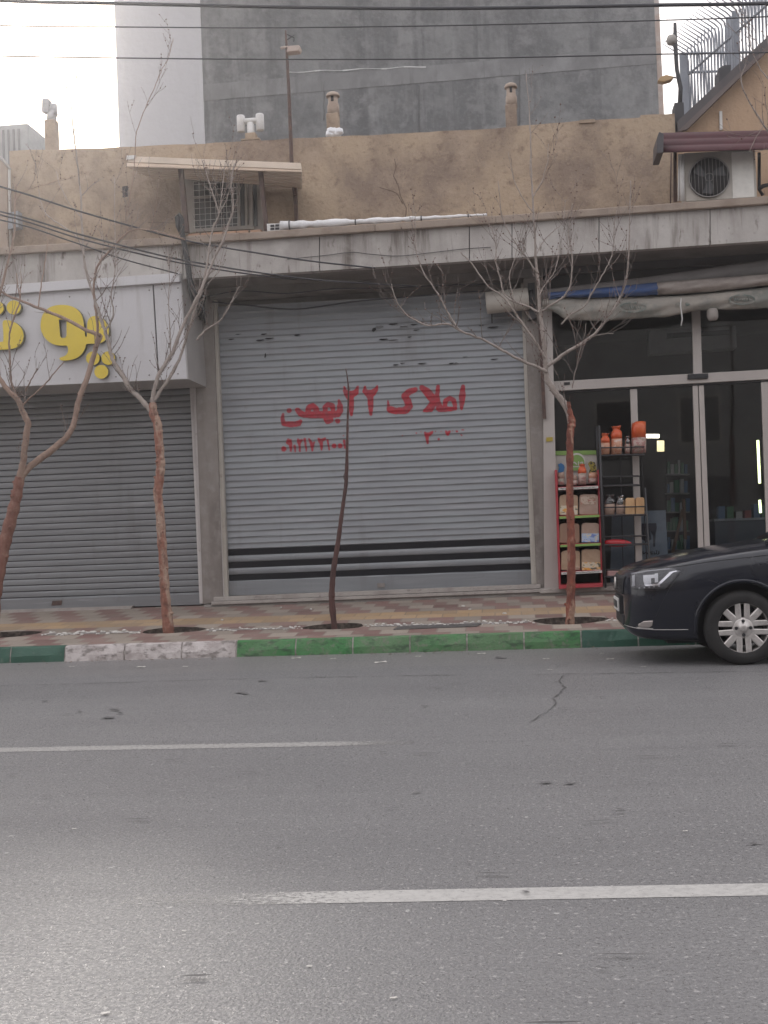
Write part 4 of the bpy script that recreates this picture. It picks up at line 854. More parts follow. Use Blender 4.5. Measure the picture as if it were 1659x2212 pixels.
pack([(706, 706), (770, 822)], YR+.0, .14, LO, 'golden loaf, left of the two standing in the wire rack middle basket', 'loaf', 'golden_loaf'); pack([(774, 704), (834, 820)], YR+.0, .14, LO, 'golden loaf, right of the two standing in the wire rack middle basket', 'loaf', 'golden_loaf')
mb = MB(); c0, c1 = R8(566, 1010, YR+.1), R8(745, 1012, YR+.1); mb.tube([lerp(c0, c1, k/6) for k in range(7)], [.03, .042, .048, .048, .045, .035, .012], 12)
tag(obj('red_packet', mb, mat('glossy_red_wrapper', (.42, .02, .03), .25)), 'glossy red packet lying in the wire rack lower basket', 'packet')
pack([(585, 1196), (665, 1236)], YR+.0, .2, mat('pink_wrapper', (.42, .25, .24), .5), 'pink packet lying in the bottom basket of the wire rack', 'packet', 'pink_packet')

# ---- rolled fabric awning of the right shop
AW = thing('shop_awning', onY(1400, 640, YF-.5), 'folded fabric awning, blue at its left end and dirty beige beyond, over the glass front', 'awning')
def sheet(name, topl, botl, Y, m, bulge, parent, nx=48, ny=8, thick=.015, wob=.02):
    mb = MB(); vs = []
    for i in range(nx+1):
        for j in range(ny+1):
            X = topl[0][0]+(topl[-1][0]-topl[0][0])*i/nx; t = j/ny; y = at(topl, X)*(1-t)+at(botl, X)*t
            yy = Y-bulge*math.sin(math.pi*t)+wob*math.sin(X*.05+j*.9)*math.sin(math.pi*t)+wob*.6*math.sin(X*.13+j*2)*t
            vs.append(onY(X, y, yy))
    fs = [(i*(ny+1)+j, (i+1)*(ny+1)+j, (i+1)*(ny+1)+j+1, i*(ny+1)+j+1) for i in range(nx) for j in range(ny)]
    mb.add(vs, fs, 0, True); o = obj(name, mb, m, parent, fix=False); s_ = o.modifiers.new('s', 'SOLIDIFY'); s_.thickness = thick; return o
M_CAS = mat('grimy_awning_cassette', (.16, .148, .145), .7, [((.10, .09, .09), .7, 3, (1, 1, 3), .4, .65)])
M_BLUE = mat('blue_fabric', (.035, .075, .20), .85, [((.10, .11, .15), .7, 5, (1, 1, 4), .45, .7)])
M_BEI = mat('dirty_beige_fabric', (.33, .29, .265), .9, [((.20, .17, .155), .8, 3.5, (1, 1, 3), .42, .66), ((.12, .105, .095), .6, 9, (1, 1, 4), .58, .72)])
M_GRF = mat('mossy_beige_fabric', (.31, .285, .255), .9, [((.17, .18, .165), .75, 2.2, I3, .45, .6), ((.37, .33, .29), .6, 8, I3, .5, .7)])
sheet('cassette', [(1172, 628), (1400, 600), (1659, 562), (2000, 520), (2250, 490)], [(1172, 648), (1240, 640), (1420, 618), (1659, 596), (2000, 560), (2250, 530)], YF-.42, M_CAS, .03, AW, wob=.005)
sheet('blue_fold', [(1185, 634), (1240, 630), (1418, 612), (1421, 612)], [(1185, 646), (1218, 640), (1300, 641), (1421, 636)], YF-.5, M_BLUE, .07, AW)
sheet('beige_fold', [(1419, 612), (1659, 594), (2250, 540)], [(1419, 636), (1540, 628), (1659, 614), (2250, 558)], YF-.5, M_BEI, .07, AW)
sheet('valance', [(1172, 650), (1190, 644), (1230, 644), (1330, 645), (1480, 640), (1659, 622), (2250, 570)], [(1172, 665), (1200, 672), (1222, 690), (1300, 693), (1370, 687), (1440, 684), (1500, 670), (1659, 665), (2250, 610)], YF-.46, M_GRF, .06, AW, nx=90, wob=.025)
mb = MB(); mb.tube([onY(1170, 668, YF-.42), onY(1250, 664, YF-.42), onY(1659, 640, YF-.42), onY(2250, 590, YF-.42)], .03, 12); obj('roller_tube', mb, M_RAIL, AW)
def zA(x, y): return (1037+x*.375, 484+y*.375)
EM = []
for cx_, cy_, rx_, ry_ in [(880, 480, 75, 27), (1510, 435, 72, 27)]:
    EM.append([(cx_+rx_*math.cos(t), cy_+ry_*math.sin(t), 3.2) for t in [k*math.pi/12 for k in range(25)]])
    for k in range(7):
        x = cx_-45+k*14; EM.append([(x, cy_-7+random.uniform(-4, 4), 3), (x+6, cy_+6+random.uniform(-4, 4), 3)])
for cx_ in (1142, 1195): EM.append([(cx_-14 if cx_ == 1142 else cx_+14, 462, 2), (cx_, 460, 12)])
mb = MB()
for (a_, b_, c_, d_) in raster(EM, 790, 400, 1600, 520, 2.4):
    mb.slab([zA(a_, d_), zA(c_, d_), zA(c_, b_), zA(a_, b_)], YF-.555, .01)
obj('printed_emblem', mb, mat('faded_teal_print', (.13, .16, .15), .9, [((.28, .26, .23), .8, 14, I3, .45, .6)]), AW)
mb = MB(); mb.tube([onY(*zA(1158, 425), YF-.56), onY(*zA(1155, 470), YF-.58), onY(*zA(1165, 545), YF-.57), onY(*zA(1158, 585), YF-.57)], .008, 6); obj('tie_strap', mb, M_WPLAS, AW)
mb = MB(); mb.lathe([(.05, 0), (.07, .04), (.07, .1), (.06, .14)], onY(*zA(1340, 545), YF-.45)+Vector((0, 0, -.02)), 'Z', 12); tag(obj('camera_housing', mb, flat('dim_beige', (.3, .27, .25))), 'small pale security camera under the awning right of the mullion', 'camera')
# pale roller housing beside the awning, over the shutter
RH = thing('roller_drum', onY(1095, 655, YF-.3), 'short pale metal drum mounted over the right end of the middle shutter', 'drum')
mb = MB(); a, b = onY(1050, 655, YF-.32), onY(1142, 645, YF-.32); mb.tube([a, a+(b-a)*.02, b-(b-a)*.02, b], [.135, .14, .14, .135], 24); obj('drum', mb, M_RAIL, RH)
mb = MB(); mb.tube([b, b+(b-a)*.12], .11, 16); mb.slab([(1142, 690), (1158, 688), (1155, 610), (1140, 612)], YF-.28, .14); mb.tube([onY(1062, 674, YF-.3), onY(1063, 698, YF-.25)], .008, 6); mb.tube([onY(1108, 672, YF-.3), onY(1109, 692, YF-.25)], .008, 6); obj('bracket', mb, M_DSTEEL, RH)
mb = MB(); mb.slab([(1172, 904), (1180, 904), (1170, 700), (1163, 700)], YF-.26, .04); tag(obj('rusty_bar', mb, M_RUST), 'rusty flat steel bar hanging beside the white post of the glass front', 'steel bar')

# ================================================================== SIGN OF THE LEFT SHOP
YSG = YO-.08
SG = thing('shop_sign', onY(180, 830, YSG), 'long white box sign with thick yellow Persian letters over the left shutter', 'sign')
mb = MB(); fr = [onY(*p, YSG) for p in ((-560, 853), (329, 822.5), (317, 618), (-560, 668))]; dpt = YF-.16-YSG
mb.slab([(-560, 862), (341, 821), (329, 612), (-560, 672)], YSG, .03); mb.slab([(344, 821), (404, 818), (390, 608), (332, 612)], YSG, .03); bevel(obj('face_panel', mb, M_SIGN, SG), .003)
mb = MB(); mb.slab([(-560, 861), (402, 817), (389, 608), (-560, 670)], YSG+.031, .02); obj('backing', mb, M_DARK, SG)
bevel(obj('top_band', MB().slab([(-560, 676), (388, 608.5), (387, 589), (-560, 655)], YSG-.06, .3), M_SIGN, SG), .004)
mb = MB(); q = [onY(*p, YSG+.005) for p in ((404, 819), (388, 590))]; q2 = [Vector((p.x+.0, YF-.15, p.z)) for p in q]
mb.hexa([q[0], q[1], q[1]+Vector((.02, 0, 0)), q[0]+Vector((.02, 0, 0))], [q2[0], q2[1], q2[1]+Vector((.02, 0, 0)), q2[0]+Vector((.02, 0, 0))])
a, b = onY(-560, 862, YSG+.006), onY(404, 819, YSG+.006); c_, d_ = Vector((b.x, YF-.15, b.z)), Vector((a.x, YF-.15, a.z)); mb.hexa([a, b, c_, d_], [p+Vector((0, 0, .02)) for p in (a, b, c_, d_)])
obj('side_panel', mb, M_SIGNS, SG)
mb = MB()
for x in (-200, -60, 60, 150, 250, 322, 349, 384):
    for t_ in (.06, .94): yb_ = 837-(x)*.0445; yt_ = 642-(x)*.0875 if 0 else 641-(x)*.083; mb.lathe([(.008, 0), (.010, .006)], onY(x, yt_+(yb_-yt_)*t_, YSG-.006), 'Y', 8)
obj('screw', mb, M_PIL, SG)
def zL(p): return (p[0]*.16665, 604.8+p[1]*.16665)
def smoothpoly(pts, n=3):
    P = [Vector((x, y)) for x, y in pts]
    for _ in range(n-1):
        Q = []
        for i in range(len(P)): a, b = P[i], P[(i+1) % len(P)]; Q += [a*.75+b*.25, a*.25+b*.75]
        P = Q
    return [(p.x, p.y) for p in P]
def letter(outer, holes=()):
    mb = MB(); mb.poly([zL(p) for p in smoothpoly(outer)], [[zL(p) for p in h] for h in holes], .07, lambda x, y: onY(x, y, YSG-.075), 0, 1); return obj('letter', mb, [M_YEL, M_YELS], SG)
letter([(522, 575), (540, 470), (590, 390), (660, 342), (750, 322), (860, 322), (960, 350), (1030, 405), (1070, 480), (1085, 560), (1095, 660), (1105, 738), (1128, 738), (1130, 640), (1130, 540), (1165, 482), (1225, 462), (1290, 475), (1355, 520), (1400, 590), (1412, 660), (1400, 735), (1350, 795), (1290, 822), (1200, 826), (1112, 826), (1108, 880), (1060, 965), (985, 1020), (890, 1042), (800, 1048), (762, 1022), (785, 1000), (845, 985), (880, 940), (885, 890), (870, 848), (800, 852), (720, 845), (640, 810), (570, 740), (530, 660)], [[(760, 512), (862, 512), (862, 720), (845, 748), (800, 752), (780, 730)]])
for (cx_, cy_, r_) in [(1203, 1015, 86), (1402, 1012, 86), (1312, 1190, 88), (178, 355, 90), (-40, 362, 88)]: letter([(cx_+r_*1.03*math.cos(t), cy_+r_*1.03*math.sin(t)) for t in [k*math.pi/10 for k in range(20)]])
letter([(28, 522), (110, 518), (190, 545), (262, 600), (300, 670), (308, 740), (285, 815), (230, 870), (150, 896), (0, 905), (-240, 912), (-330, 880), (-390, 800), (-400, 640), (-300, 640), (-290, 740), (-240, 805), (-100, 806), (30, 802), (45, 790), (42, 660)])
letter([(-620, 300), (-500, 300), (-500, 912), (-620, 912)])

# ================================================================== THINGS ON THE LEDGE AND THE ROOF
# white tarp roll along the ledge
mb = MB(); P = []; rr = []
for k in range(45):
    t = k/44; x = 606+t*446; y = 489-t*24; P.append(onY(x, y-1+random.uniform(-.8, .8), YO+.02)); rr.append((.056-.042*t)*random.uniform(.7, 1.25))
mb.tube(P, rr, 10)
TP = tag(obj('tarp_roll', mb, M_TARP), 'long white rolled tarp lying along the ledge, thinning to the right', 'tarp')
mb = MB()
for k in (2, 16, 30, 40): mb.tube([P[k]+Vector((0, rr[k]*1.1*math.cos(a), rr[k]*1.1*math.sin(a))) for a in [i*math.pi/5 for i in range(11)]], .008, 5)
obj('tie', mb, M_DSTEEL, TP)
BX = thing('plastic_box', onY(592, 500, YO+.02), 'small white vent box with four dark openings on the ledge left of the tarp', 'box')
bevel(obj('shell', MB().slab([(577, 500.5), (612, 498), (611, 482), (576, 483)], YO+.0, .15), M_WPLAS, BX), .008)
mb = MB()
for (x, y) in ((584, 497), (594.5, 496.3), (584, 490.3), (594.5, 489.6)): mb.slab([(x, y), (x+8.5, y-.5), (x+8.5, y-5.3), (x, y-4.8)], YO-.006, .01)
obj('opening', mb, M_DARK, BX)
# corrugated sheet canopy over the window
CN = thing('window_canopy', onY(470, 500, YW-.3), 'beige corrugated sheet canopy on dark posts over the upper window', 'canopy')
YCF = YO-.05; A, B_ = onY(270, 350, YCF), onY(652, 362, YCF); C_, D = onY(652, 402, YW-.02), onY(318, 374, YW-.02)
mb = MB(); nu, nv = 4, 60; vs = []
for j in range(nv+1):
    for i in range(nu+1):
        p = lerp(lerp(A, B_, i/nu), lerp(D, C_, i/nu), j/nv); vs.append(p+Vector((0, 0, -.05 if j % 10 in (0, 1, 2, 3) else 0)))
mb.add(vs, [(j*(nu+1)+i, j*(nu+1)+i+1, (j+1)*(nu+1)+i+1, (j+1)*(nu+1)+i) for j in range(nv) for i in range(nu)], 0, False)
o = obj('corrugated_sheet', mb, M_AWN, CN, fix=False); o.modifiers.new('s', 'SOLIDIFY').thickness = .006
bevel(obj('edge_trim', MB().slab([(276, 350), (651, 366), (649, 352), (275, 337)], YCF-.03, .04), M_AWN, CN), .005)
obj('white_corner', MB().slab([(273, 345), (290, 343), (293, 335), (274, 336)], YCF-.05, .02), M_WPLAS, CN)
for (a, b, t) in (((384, 362), (397, 502), 10), ((557, 368), (571, 499), 9)):
    mb = MB(); mb.slab([(b[0], b[1]), (b[0]+t, b[1]), (a[0]+t, a[1]), (a[0], a[1])], YO+.1, .07); bevel(obj('post', mb, M_RUST, CN), .004)
mb = MB(); mb.slab([(636, 476), (643, 476), (641, 404), (632, 404)], YW-.12, .06); bevel(obj('post', mb, M_RUST, CN), .004)
# roof light poles
LP = thing('roof_light_pole', onY(637, 478, YW-.1), 'thin rusty pole on the roof with a small pale flood lamp near its top', 'lamp pole')
mb = MB(); mb.tube([onY(x, y, YW-.16) for x, y in ((637, 420), (630, 350), (624, 200), (619, 100), (617, 66))], [.028, .026, .023, .018, .012], 10); obj('pole', mb, M_RUST, LP)
mb = MB(); c = onY(632, 102, YW-.2); mb.slab([(619, 112), (646, 109), (649, 101), (645, 97), (622, 99)], YW-.26, .14); mb.tube([onY(606, 104, YW-.16), onY(622, 101, YW-.16)], .02, 8); bevel(obj('lamp_head', mb, flat('dusty_cream', (.42, .34, .30)), LP), .012)
mb = MB(); mb.tube([onY(620, 74, YW-.16), onY(636, 82, YW-.16), onY(634, 90, YW-.16)], .008, 6); mb.tube([onY(620, 86, YW-.16), onY(636, 76, YW-.16)], .006, 6); obj('bracket', mb, M_DSTEEL, LP)
LP = thing('roof_light_pole', onY(1470, 232, YW+.5), 'dark crooked pole beside the pipe fence with a small tan lamp hanging to its left', 'lamp pole')
mb = MB(); mb.tube([onY(x, y, YW+.3) for x, y in ((1468, 235), (1470, 190), (1462, 150), (1459, 100), (1458, 50))], [.03, .03, .028, .03, .022], 10); obj('pole', mb, M_DSTEEL, LP)
mb = MB(); mb.slab([(1421, 174), (1433, 177), (1450, 172), (1456, 165), (1440, 161), (1427, 165)], YW+.22, .12); bevel(obj('lamp_head', mb, mat('tan_lamp', (.36, .24, .12), .6), LP), .01)
mb = MB(); mb.tube([onY(1448, 167, YW+.28), onY(1466, 168, YW+.3)], .014, 8); mb.lathe([(.01, -.07), (.06, -.05), (.075, 0), (.05, .06), (.01, .07)], onY(1451, 87, YW+.3), 'Z', 14); obj('bracket', mb, flat('grey_bracket', (.3, .28, .26)), LP)
# outdoor unit under the maroon sheet
AU = thing('outdoor_unit', onY(1555, 432, YO+.35), 'beige outdoor air conditioning unit with round fan guard under the maroon canopy', 'air conditioner')
YU = YO+.12
bevel(obj('casing', MB().slab([(1481, 436), (1636, 426), (1631, 322), (1477, 330)], YU, .4), flat('aged_cream_casing', (.43, .40, .36)), AU), .012)
obj('service_panel', MB().slab([(1583, 428), (1630, 425), (1626, 326), (1580, 329)], YU-.008, .02), flat('cleaner_cream_panel', (.66, .64, .60)), AU)
ce = onY(1531, 385, YU); RF = (onY(1575, 385, YU)-ce).length
mb = MB(); mb.lathe([(RF, 0), (RF, .02)], ce+Vector((0, -.02, 0)), 'Y', 36); obj('fan_opening', mb, M_DARK, AU)
mb = MB()
for k in range(3):
    a0 = k*2.094+.4; P_ = [ce+Vector((0, -.03, 0))+Vector((RF*.85*q*math.cos(a0+s2), -.006*s3, RF*.85*q*math.sin(a0+s2))) for q, s2, s3 in ((.15, -.3, 0), (1, -.35, 1), (1.0, .25, 2), (.6, .5, 3), (.15, .5, 2))]
    mb.add(P_, [(0, 1, 2, 3, 4)])
mb.lathe([(RF*.2, 0), (RF*.2, .03)], ce+Vector((0, -.045, 0)), 'Y', 20); obj('fan', mb, mat('fan_grey', (.045, .045, .05), .5), AU)
mb = MB()
mb.tube([ce+Vector((RF*math.cos(a), -.05, RF*math.sin(a))) for a in [k*math.pi/18 for k in range(37)]], .008, 6)
for q in (.2,): mb.tube([ce+Vector((q*RF*math.cos(a), -.05, q*RF*math.sin(a))) for a in [k*math.pi/12 for k in range(25)]], .003, 4)
for k in range(-5, 6):
    x = RF*k/5.6; h = math.sqrt(max(0, RF*RF-x*x)); mb.tube([ce+Vector((x, -.052, -h)), ce+Vector((x, -.052, h))], .0035, 4)
obj('fan_guard', mb, mat('guard_steel', (.22, .21, .2), .5), AU)
mb = MB(); mb.tube([onY(1473, 334, YU-.03), onY(1474, 434, YU-.03)], .028, 12); mb.tube([onY(1467, 334, YU), onY(1466, 434, YU)], .012, 8); tag(obj('drain_pipe', mb, M_WPLAS), 'white plastic pipe standing on the ledge at the left of the outdoor unit', 'pipe')
mb = MB(); mb.tube([onY(x, y, YU+.1) for x, y in ((1640, 330), (1640, 410), (1648, 422))], .02, 8); mb.tube([onY(x, y, YU+.05) for x, y in ((1640, 408), (1648, 402), (1665, 398), (1690, 410))], .025, 8); tag(obj('refrigerant_pipe', mb, M_BLACK), 'black insulated pipe curving from the outdoor unit into the tan wall', 'pipe')
MC = thing('metal_canopy', onY(1600, 330, YO+.1), 'maroon corrugated metal canopy over the outdoor unit', 'canopy')
mb = MB(); n_ = 26; P0, P1 = onY(1427, 0, YO-.2).x, onY(2150, 0, YO-.2).x
vs = []; za, zb2 = onY(1424, 328, YO-.2), onY(1424, 286, YO-.2)
def mline(x, t): return onY(x, (329-(x-1424)*.028)*(1-t)+(287-(x-1424)*.025)*t, YO-.2+.55*t)
for k in range(n_+1):
    t = k/n_
    for x in (1424, 1560, 1700, 1900, 2150): vs.append(mline(x, t)+Vector((0, -.05*abs(math.sin(t*math.pi*3))-.0, 0)))
mb.add(vs, [(k*5+i, k*5+i+1, k*5+i+6, k*5+i+5) for k in range(n_) for i in range(4)], 0, True)
o = obj('corrugated_sheet', mb, M_MAROON, MC, fix=False); o.modifiers.new('s', 'SOLIDIFY').thickness = .012
mb = MB(); mb.slab([(1419, 331), (1433, 330), (1434, 288), (1424, 284), (1420, 295)], YO-.27, .5); bevel(obj('end_cap', mb, mat('dark_end', (.045, .04, .045), .5), MC), .01)
mb = MB(); mb.slab([(1455, 436), (1462, 435), (1462, 325), (1455, 326)], YO+.3, .03); mb.slab([(1700, 420), (1707, 420), (1705, 318), (1698, 318)], YO+.3, .03); obj('post', mb, M_RUST, MC)
# gabled neighbour on the right
GB = thing('gabled_building', onY(1700, 430, YW+.25), 'tan plastered building with a steep dark roof edge at the upper right', 'building')
YG = YW+.05
mb = MB(); mb.slab([(1457, 445), (2250, 400), (2250, -420), (1659, 96), (1469, 282), (1457, 290)], YG, 4.0); obj('wall', mb, M_MUD2, GB)
mb = MB(); mb.slab([(1465, 284), (1661, 97), (2250, -410), (2250, -436), (1659, 78), (1463, 262)], YG-.12, 4.2); obj('roof', mb, mat('dark_roof_sheet', (.06, .052, .055), .6, [((.10, .085, .08), .6, 4, I3, .4, .7)]), GB)
mb = MB(); mb.slab([(1462, 285), (1484, 279), (1659, 108), (1659, 98), (1468, 280)], YG-.2, .08); obj('rake_board', mb, mat('brown_rake', (.11, .085, .08), .7), GB)
mb = MB(); mb.slab([(1458, 285), (1479, 280), (1477, 221), (1457, 222)], YG-.0, .3); obj('vent_stub', mb, mat('dark_metal_stub', (.035, .033, .038), .6), GB); mb = MB(); mb.slab([(1553, 190), (1578, 178), (1579, 140), (1564, 141), (1553, 147)], YG+.3, .4); obj('vent_stub', mb, mat('dark_metal_stub', (.035, .033, .038), .6), GB)
mb = MB(); mb.slab([(1555, 280), (1561, 280), (1560, 240), (1554, 240)], YG-.03, .05); obj('downpipe', mb, M_WPLAS, GB)
# pipe fence with bent tips
M_PF = mat('grey_fence_paint', (.26, .28, .32), .55, [((.2, .21, .24), .6, 5, I3, .4, .6)])
PF = thing('pipe_fence', onY(1530, 290, 22), 'tall grey pipe security fence with tips bent outwards at the upper right', 'fence')
zt = onY(1492, 112, 22).z; A0 = onY(1492, 112, 22); B0 = onZ(1600, 12, zt); dr = (B0-A0); L = dr.length; dn = dr/L; nb = 56; stp = L/17
outw = Vector((dn.y, -dn.x, 0)); outw = outw if outw.x < 0 else -outw
posts = MB(); bars = MB()
for k in range(-2, nb):
    p = A0+dn*stp*k; pts = [Vector((p.x, p.y, zt-2.6)), Vector((p.x, p.y, zt-.12)), Vector((p.x, p.y, zt-.03))+outw*.02, Vector((p.x, p.y, zt+.03))+outw*.09, Vector((p.x, p.y, zt+.22))+outw*.42]
    bars.tube(pts, [.014, .014, .014, .014, .006], 5)
obj('bent_bar', bars, M_PF, PF)['kind'] = 'stuff'
mb = MB(); e0, e1 = A0-dn*stp*2, A0+dn*stp*nb
for dz in (-.35, -2.1): mb.tube([e0+Vector((0, 0, dz)), e1+Vector((0, 0, dz))], .022, 6)
obj('rail', mb, M_PF, PF)
for k in (-2, 15, 32, 49):
    p = A0+dn*stp*k; mb = MB(); mb.box((p.x-.04, p.y-.04, zt-2.6), (p.x+.04, p.y+.04, zt+.0)); obj('post', mb, M_PF, PF)
# second run parallel to the street
Ya = 22.2; mb = MB(); x = 1478
while x < 1900:
    b0, t0 = onY(x, 330, Ya), onY(x, 108-(x-1478)*.6*0, Ya); top_ = -40 if x > 1590 else 60; t0 = onY(x, max(top_, 112-(x-1478)*1.1), Ya); mb.tube([b0, t0], .013, 5); x += 7.4
obj('upright_bar', mb, M_PF, PF)['kind'] = 'stuff'
mb = MB(); mb.tube([onY(1478, 116, Ya-.03), onY(1800, 108, Ya-.03)], .022, 6); mb.tube([onY(1478, 157, Ya-.03), onY(1700, 148, Ya-.03)], .022, 6); obj('rail', mb, M_PF, PF)
mb = MB(); mb.box((onY(1477, 200, Ya).x-.05, Ya-.1, onY(1477, 330, Ya).z), (onY(1477, 200, Ya).x+.07, Ya, onY(1477, 118, Ya).z)); obj('post', mb, M_PF, PF)
mb = MB(); mb.box((onY(1581, 200, Ya).x-.05, Ya-.1, onY(1581, 330, Ya).z), (onY(1581, 200, Ya).x+.06, Ya, onY(1581, 40, Ya).z)); obj('post', mb, M_PF, PF)
# water tank / cooler on the left roof
WT = thing('roof_cooler', onY(25, 325, YW+2), 'grey ribbed metal cooler box on the roof at the far left', 'cooler')
c0, c1 = onY(-60, 325, YW+1.6), onY(62, 325, YW+1.6); zt_ = onY(45, 267, YW+1.6).z
mb = MB(); mb.box((c0.x, YW+1.6, zb+.2), (c1.x, YW+3, zt_)); bevel(obj('casing', mb, flat('zinc_casing', (.32, .33, .34)), WT), .02)
mb = MB()
for k in range(9): x = c0.x+.08+k*(c1.x-c0.x-.16)/9; mb.box((x, YW+1.585, zb+.3), (x+.03, YW+1.6, zt_-.08))
obj('rib', mb, flat('zinc_dark', (.17, .17, .18)), WT)
# left neighbour
LN = thing('left_neighbour_building', onY(-150, 520, YW-.1), 'pale tan building corner with a white gutter at the far left edge', 'building')
obj('wall', MB().slab([(-700, 600), (17, 548), (14, 352), (-20, 330), (-700, 372)], YW-.12, 3), mat('pale_tan_render', (.36, .29, .24), .9, [((.27, .21, .17), .7, 2, I3, .4, .6)], (20, .006)), LN)
mb = MB(); mb.tube([onY(-30, 322, YW-.2), onY(6, 345, YW-.2), onY(22, 366, YW-.2)], .02, 8); mb.tube([onY(20, 366, YW-.2), onY(23, 540, YW-.2)], .02, 8); obj('gutter', mb, flat('dull_grey_gutter', (.36, .34, .32)), LN)
obj('meter_box', MB().slab([(17, 495), (40, 490), (38, 455), (18, 460)], YW-.25, .15), flat('grey_box', (.24, .25, .27)), LN)

# ================================================================== TALL BUILDING BEHIND
TW = thing('tower_building', (onY(830, 300, 32).x, 32, 0), 'tall blank grey cement building with a pale left strip rising behind the shops', 'building')
YT = 32.; HT = 24.
xw0, xg0, xe0, xe1 = onY(253, 160, YT).x, onY(438, 160, YT).x, onY(1418, 120, YT).x, onY(1429, 120, YT).x
bot = 0
mb = MB(); mb.box((xw0, YT-.03, bot), (xg0, YT+13, HT)); tag(obj('wall', mb, M_TWHITE, TW), 'pale rendered strip of the blank wall')
mb = MB(); zbs = [0, onY(830, 300, YT).z, onY(830, 152, YT).z, onY(830, 150, YT).z+3.2, onY(830, 150, YT).z+6.4, HT]
mb.box((xg0, YT, bot), (xe0, YT+13, HT)); tag(obj('wall', mb, M_TGREY, TW), 'grey cement blank wall')
mb = MB(); mb.box((xe0, YT+.02, bot), (xe1, YT+13, HT)); obj('brick_edge', mb, M_TEDGE, TW)
# floor slab band, proud of the wall, and lime seam
z1, z2 = onY(1000, 172, YT).z, onY(1000, 136, YT).z
mb = MB(); mb.box((xg0+.01, YT-.012, z1), (xe0-.01, YT, z2)); obj('slab_band', mb, mat('slab_band_cement', (.19, .19, .193), .9, [((.13, .13, .133), .8, 1.2, I3, .4, .6), ((.24, .24, .245), .7, 2, (1, 1, .5), .5, .64), ((.10, .10, .10), .6, 2.5, (2, 1, .15), .56, .66)]), TW)
mb = MB(); P = [onY(x, 156-(x-620)*.042+math.sin(x*.07)*1.2, YT-.02) for x in range(620, 925, 12)]
for i in range(len(P)-1): 
    w_ = random.uniform(.004, .016); mb.hexa([P[i]+Vector((0, 0, -w_)), P[i+1]+Vector((0, 0, -w_)), P[i+1]+Vector((0, 0, w_)), P[i]+Vector((0, 0, w_))], [P[i]+Vector((0, .01, -w_)), P[i+1]+Vector((0, .01, -w_)), P[i+1]+Vector((0, .01, w_)), P[i]+Vector((0, .01, w_))])
obj('lime_seam', mb, M_TLINE, TW)
for q, (xx, ya_, yb_) in enumerate([(1122, 150, 330), (905, 185, 290), (700, 175, 260)]):
    mb = MB(); P = [onY(xx+math.sin(k*1.7+q)*.8, ya_+(yb_-ya_)*k/9, YT-.004) for k in range(10)]; mb.tube(P, .012, 5); obj('pour_joint', mb, mat('joint_cement', (.10, .10, .102), .9), TW)  # thin upright pour joints in darker cement

# ================================================================== CABLES
def cable(name, pts, r, label, Y0, Y1=None, group=None):
    n_ = len(pts); P = [onY(x, y, Y0 if Y1 is None else Y0+(Y1-Y0)*i/(n_-1)) for i, (x, y) in enumerate(pts)]
    Q = []
    for i in range(n_-1):
        p0, p1, p2, p3 = P[max(i-1, 0)], P[i], P[i+1], P[min(i+2, n_-1)]
        for k in range(6):
            t = k/6; Q.append(.5*((2*p1)+(p2-p0)*t+(2*p0-5*p1+4*p2-p3)*t*t+(3*p1-p0-3*p2+p3)*t*t*t))
    Q.append(P[-1]); mb = MB(); mb.tube(Q, r, 6); return tag(obj(name, mb, M_WIRE), label, 'cable', group)
G = 'overhead cables'
cable('overhead_cable', [(-900, -75), (-400, -25), (0, 1), (243, 7), (553, 14), (852, 18), (1071, 17), (1425, 11), (1659, 7), (2100, -10), (2700, -50)], .017, 'thickest black overhead cable, topmost across the sky', 11.5, None, G)
cable('overhead_cable', [(-900, 0), (-400, 35), (0, 55), (243, 58), (553, 60), (852, 57), (1071, 53), (1425, 44), (1659, 36), (2100, 15), (2700, -20)], .006, 'thin overhead cable, second below the thick one', 11.6, None, G)
cable('overhead_cable', [(-900, 85), (-400, 110), (0, 121), (243, 125), (553, 128), (852, 128), (1071, 125), (1425, 117), (1659, 113), (2100, 95), (2700, 60)], .0065, 'thin overhead cable, lowest of the three crossing the tall building', 11.7, None, G)
G = 'service cables sloping to the fascia'
cable('service_cable', [(-300, 330), (0, 403), (167, 455), (300, 493), (413, 522), (553, 546), (680, 565), (810, 579)], .010, 'highest of the cables sloping down from the left to the fascia', 12.6, YO-.03, G)
cable('service_cable', [(-300, 402), (0, 457), (167, 505), (300, 540), (380, 559), (470, 575), (560, 589), (700, 606), (900, 618)], .010, 'sloping cable, second from top, passing behind the white sign edge', 12.6, YO+.3, G)
cable('service_cable', [(-300, 410), (0, 464), (167, 514), (300, 548), (380, 566), (470, 582), (553, 594), (640, 604)], .009, 'sloping cable, third from top, close under the second', 12.6, YO+.3, G)
cable('service_cable', [(-300, 430), (0, 475), (150, 520), (260, 558), (360, 585), (385, 592)], .008, 'lowest sloping cable, ending at the top of the white sign', 12.6, YSG-.02, G)
cable('service_cable', [(620, 560), (700, 552), (760, 545), (800, 549), (860, 553), (930, 546), (1000, 538), (1060, 534)], .004, 'thin slack wire stapled along the fascia', YO-.02)
cable('soffit_wire', [(450, 640), (520, 628), (620, 634), (720, 624), (840, 622), (960, 616), (1100, 612)], .008, 'slack dark wire hanging under the soffit over the middle shutter', YF-.3)
cable('soffit_wire', [(455, 652), (540, 660), (640, 668), (760, 652), (900, 640), (1045, 628)], .01, 'lower slack dark wire hanging before the lintel over the middle shutter', YF-.22)
mb = MB()
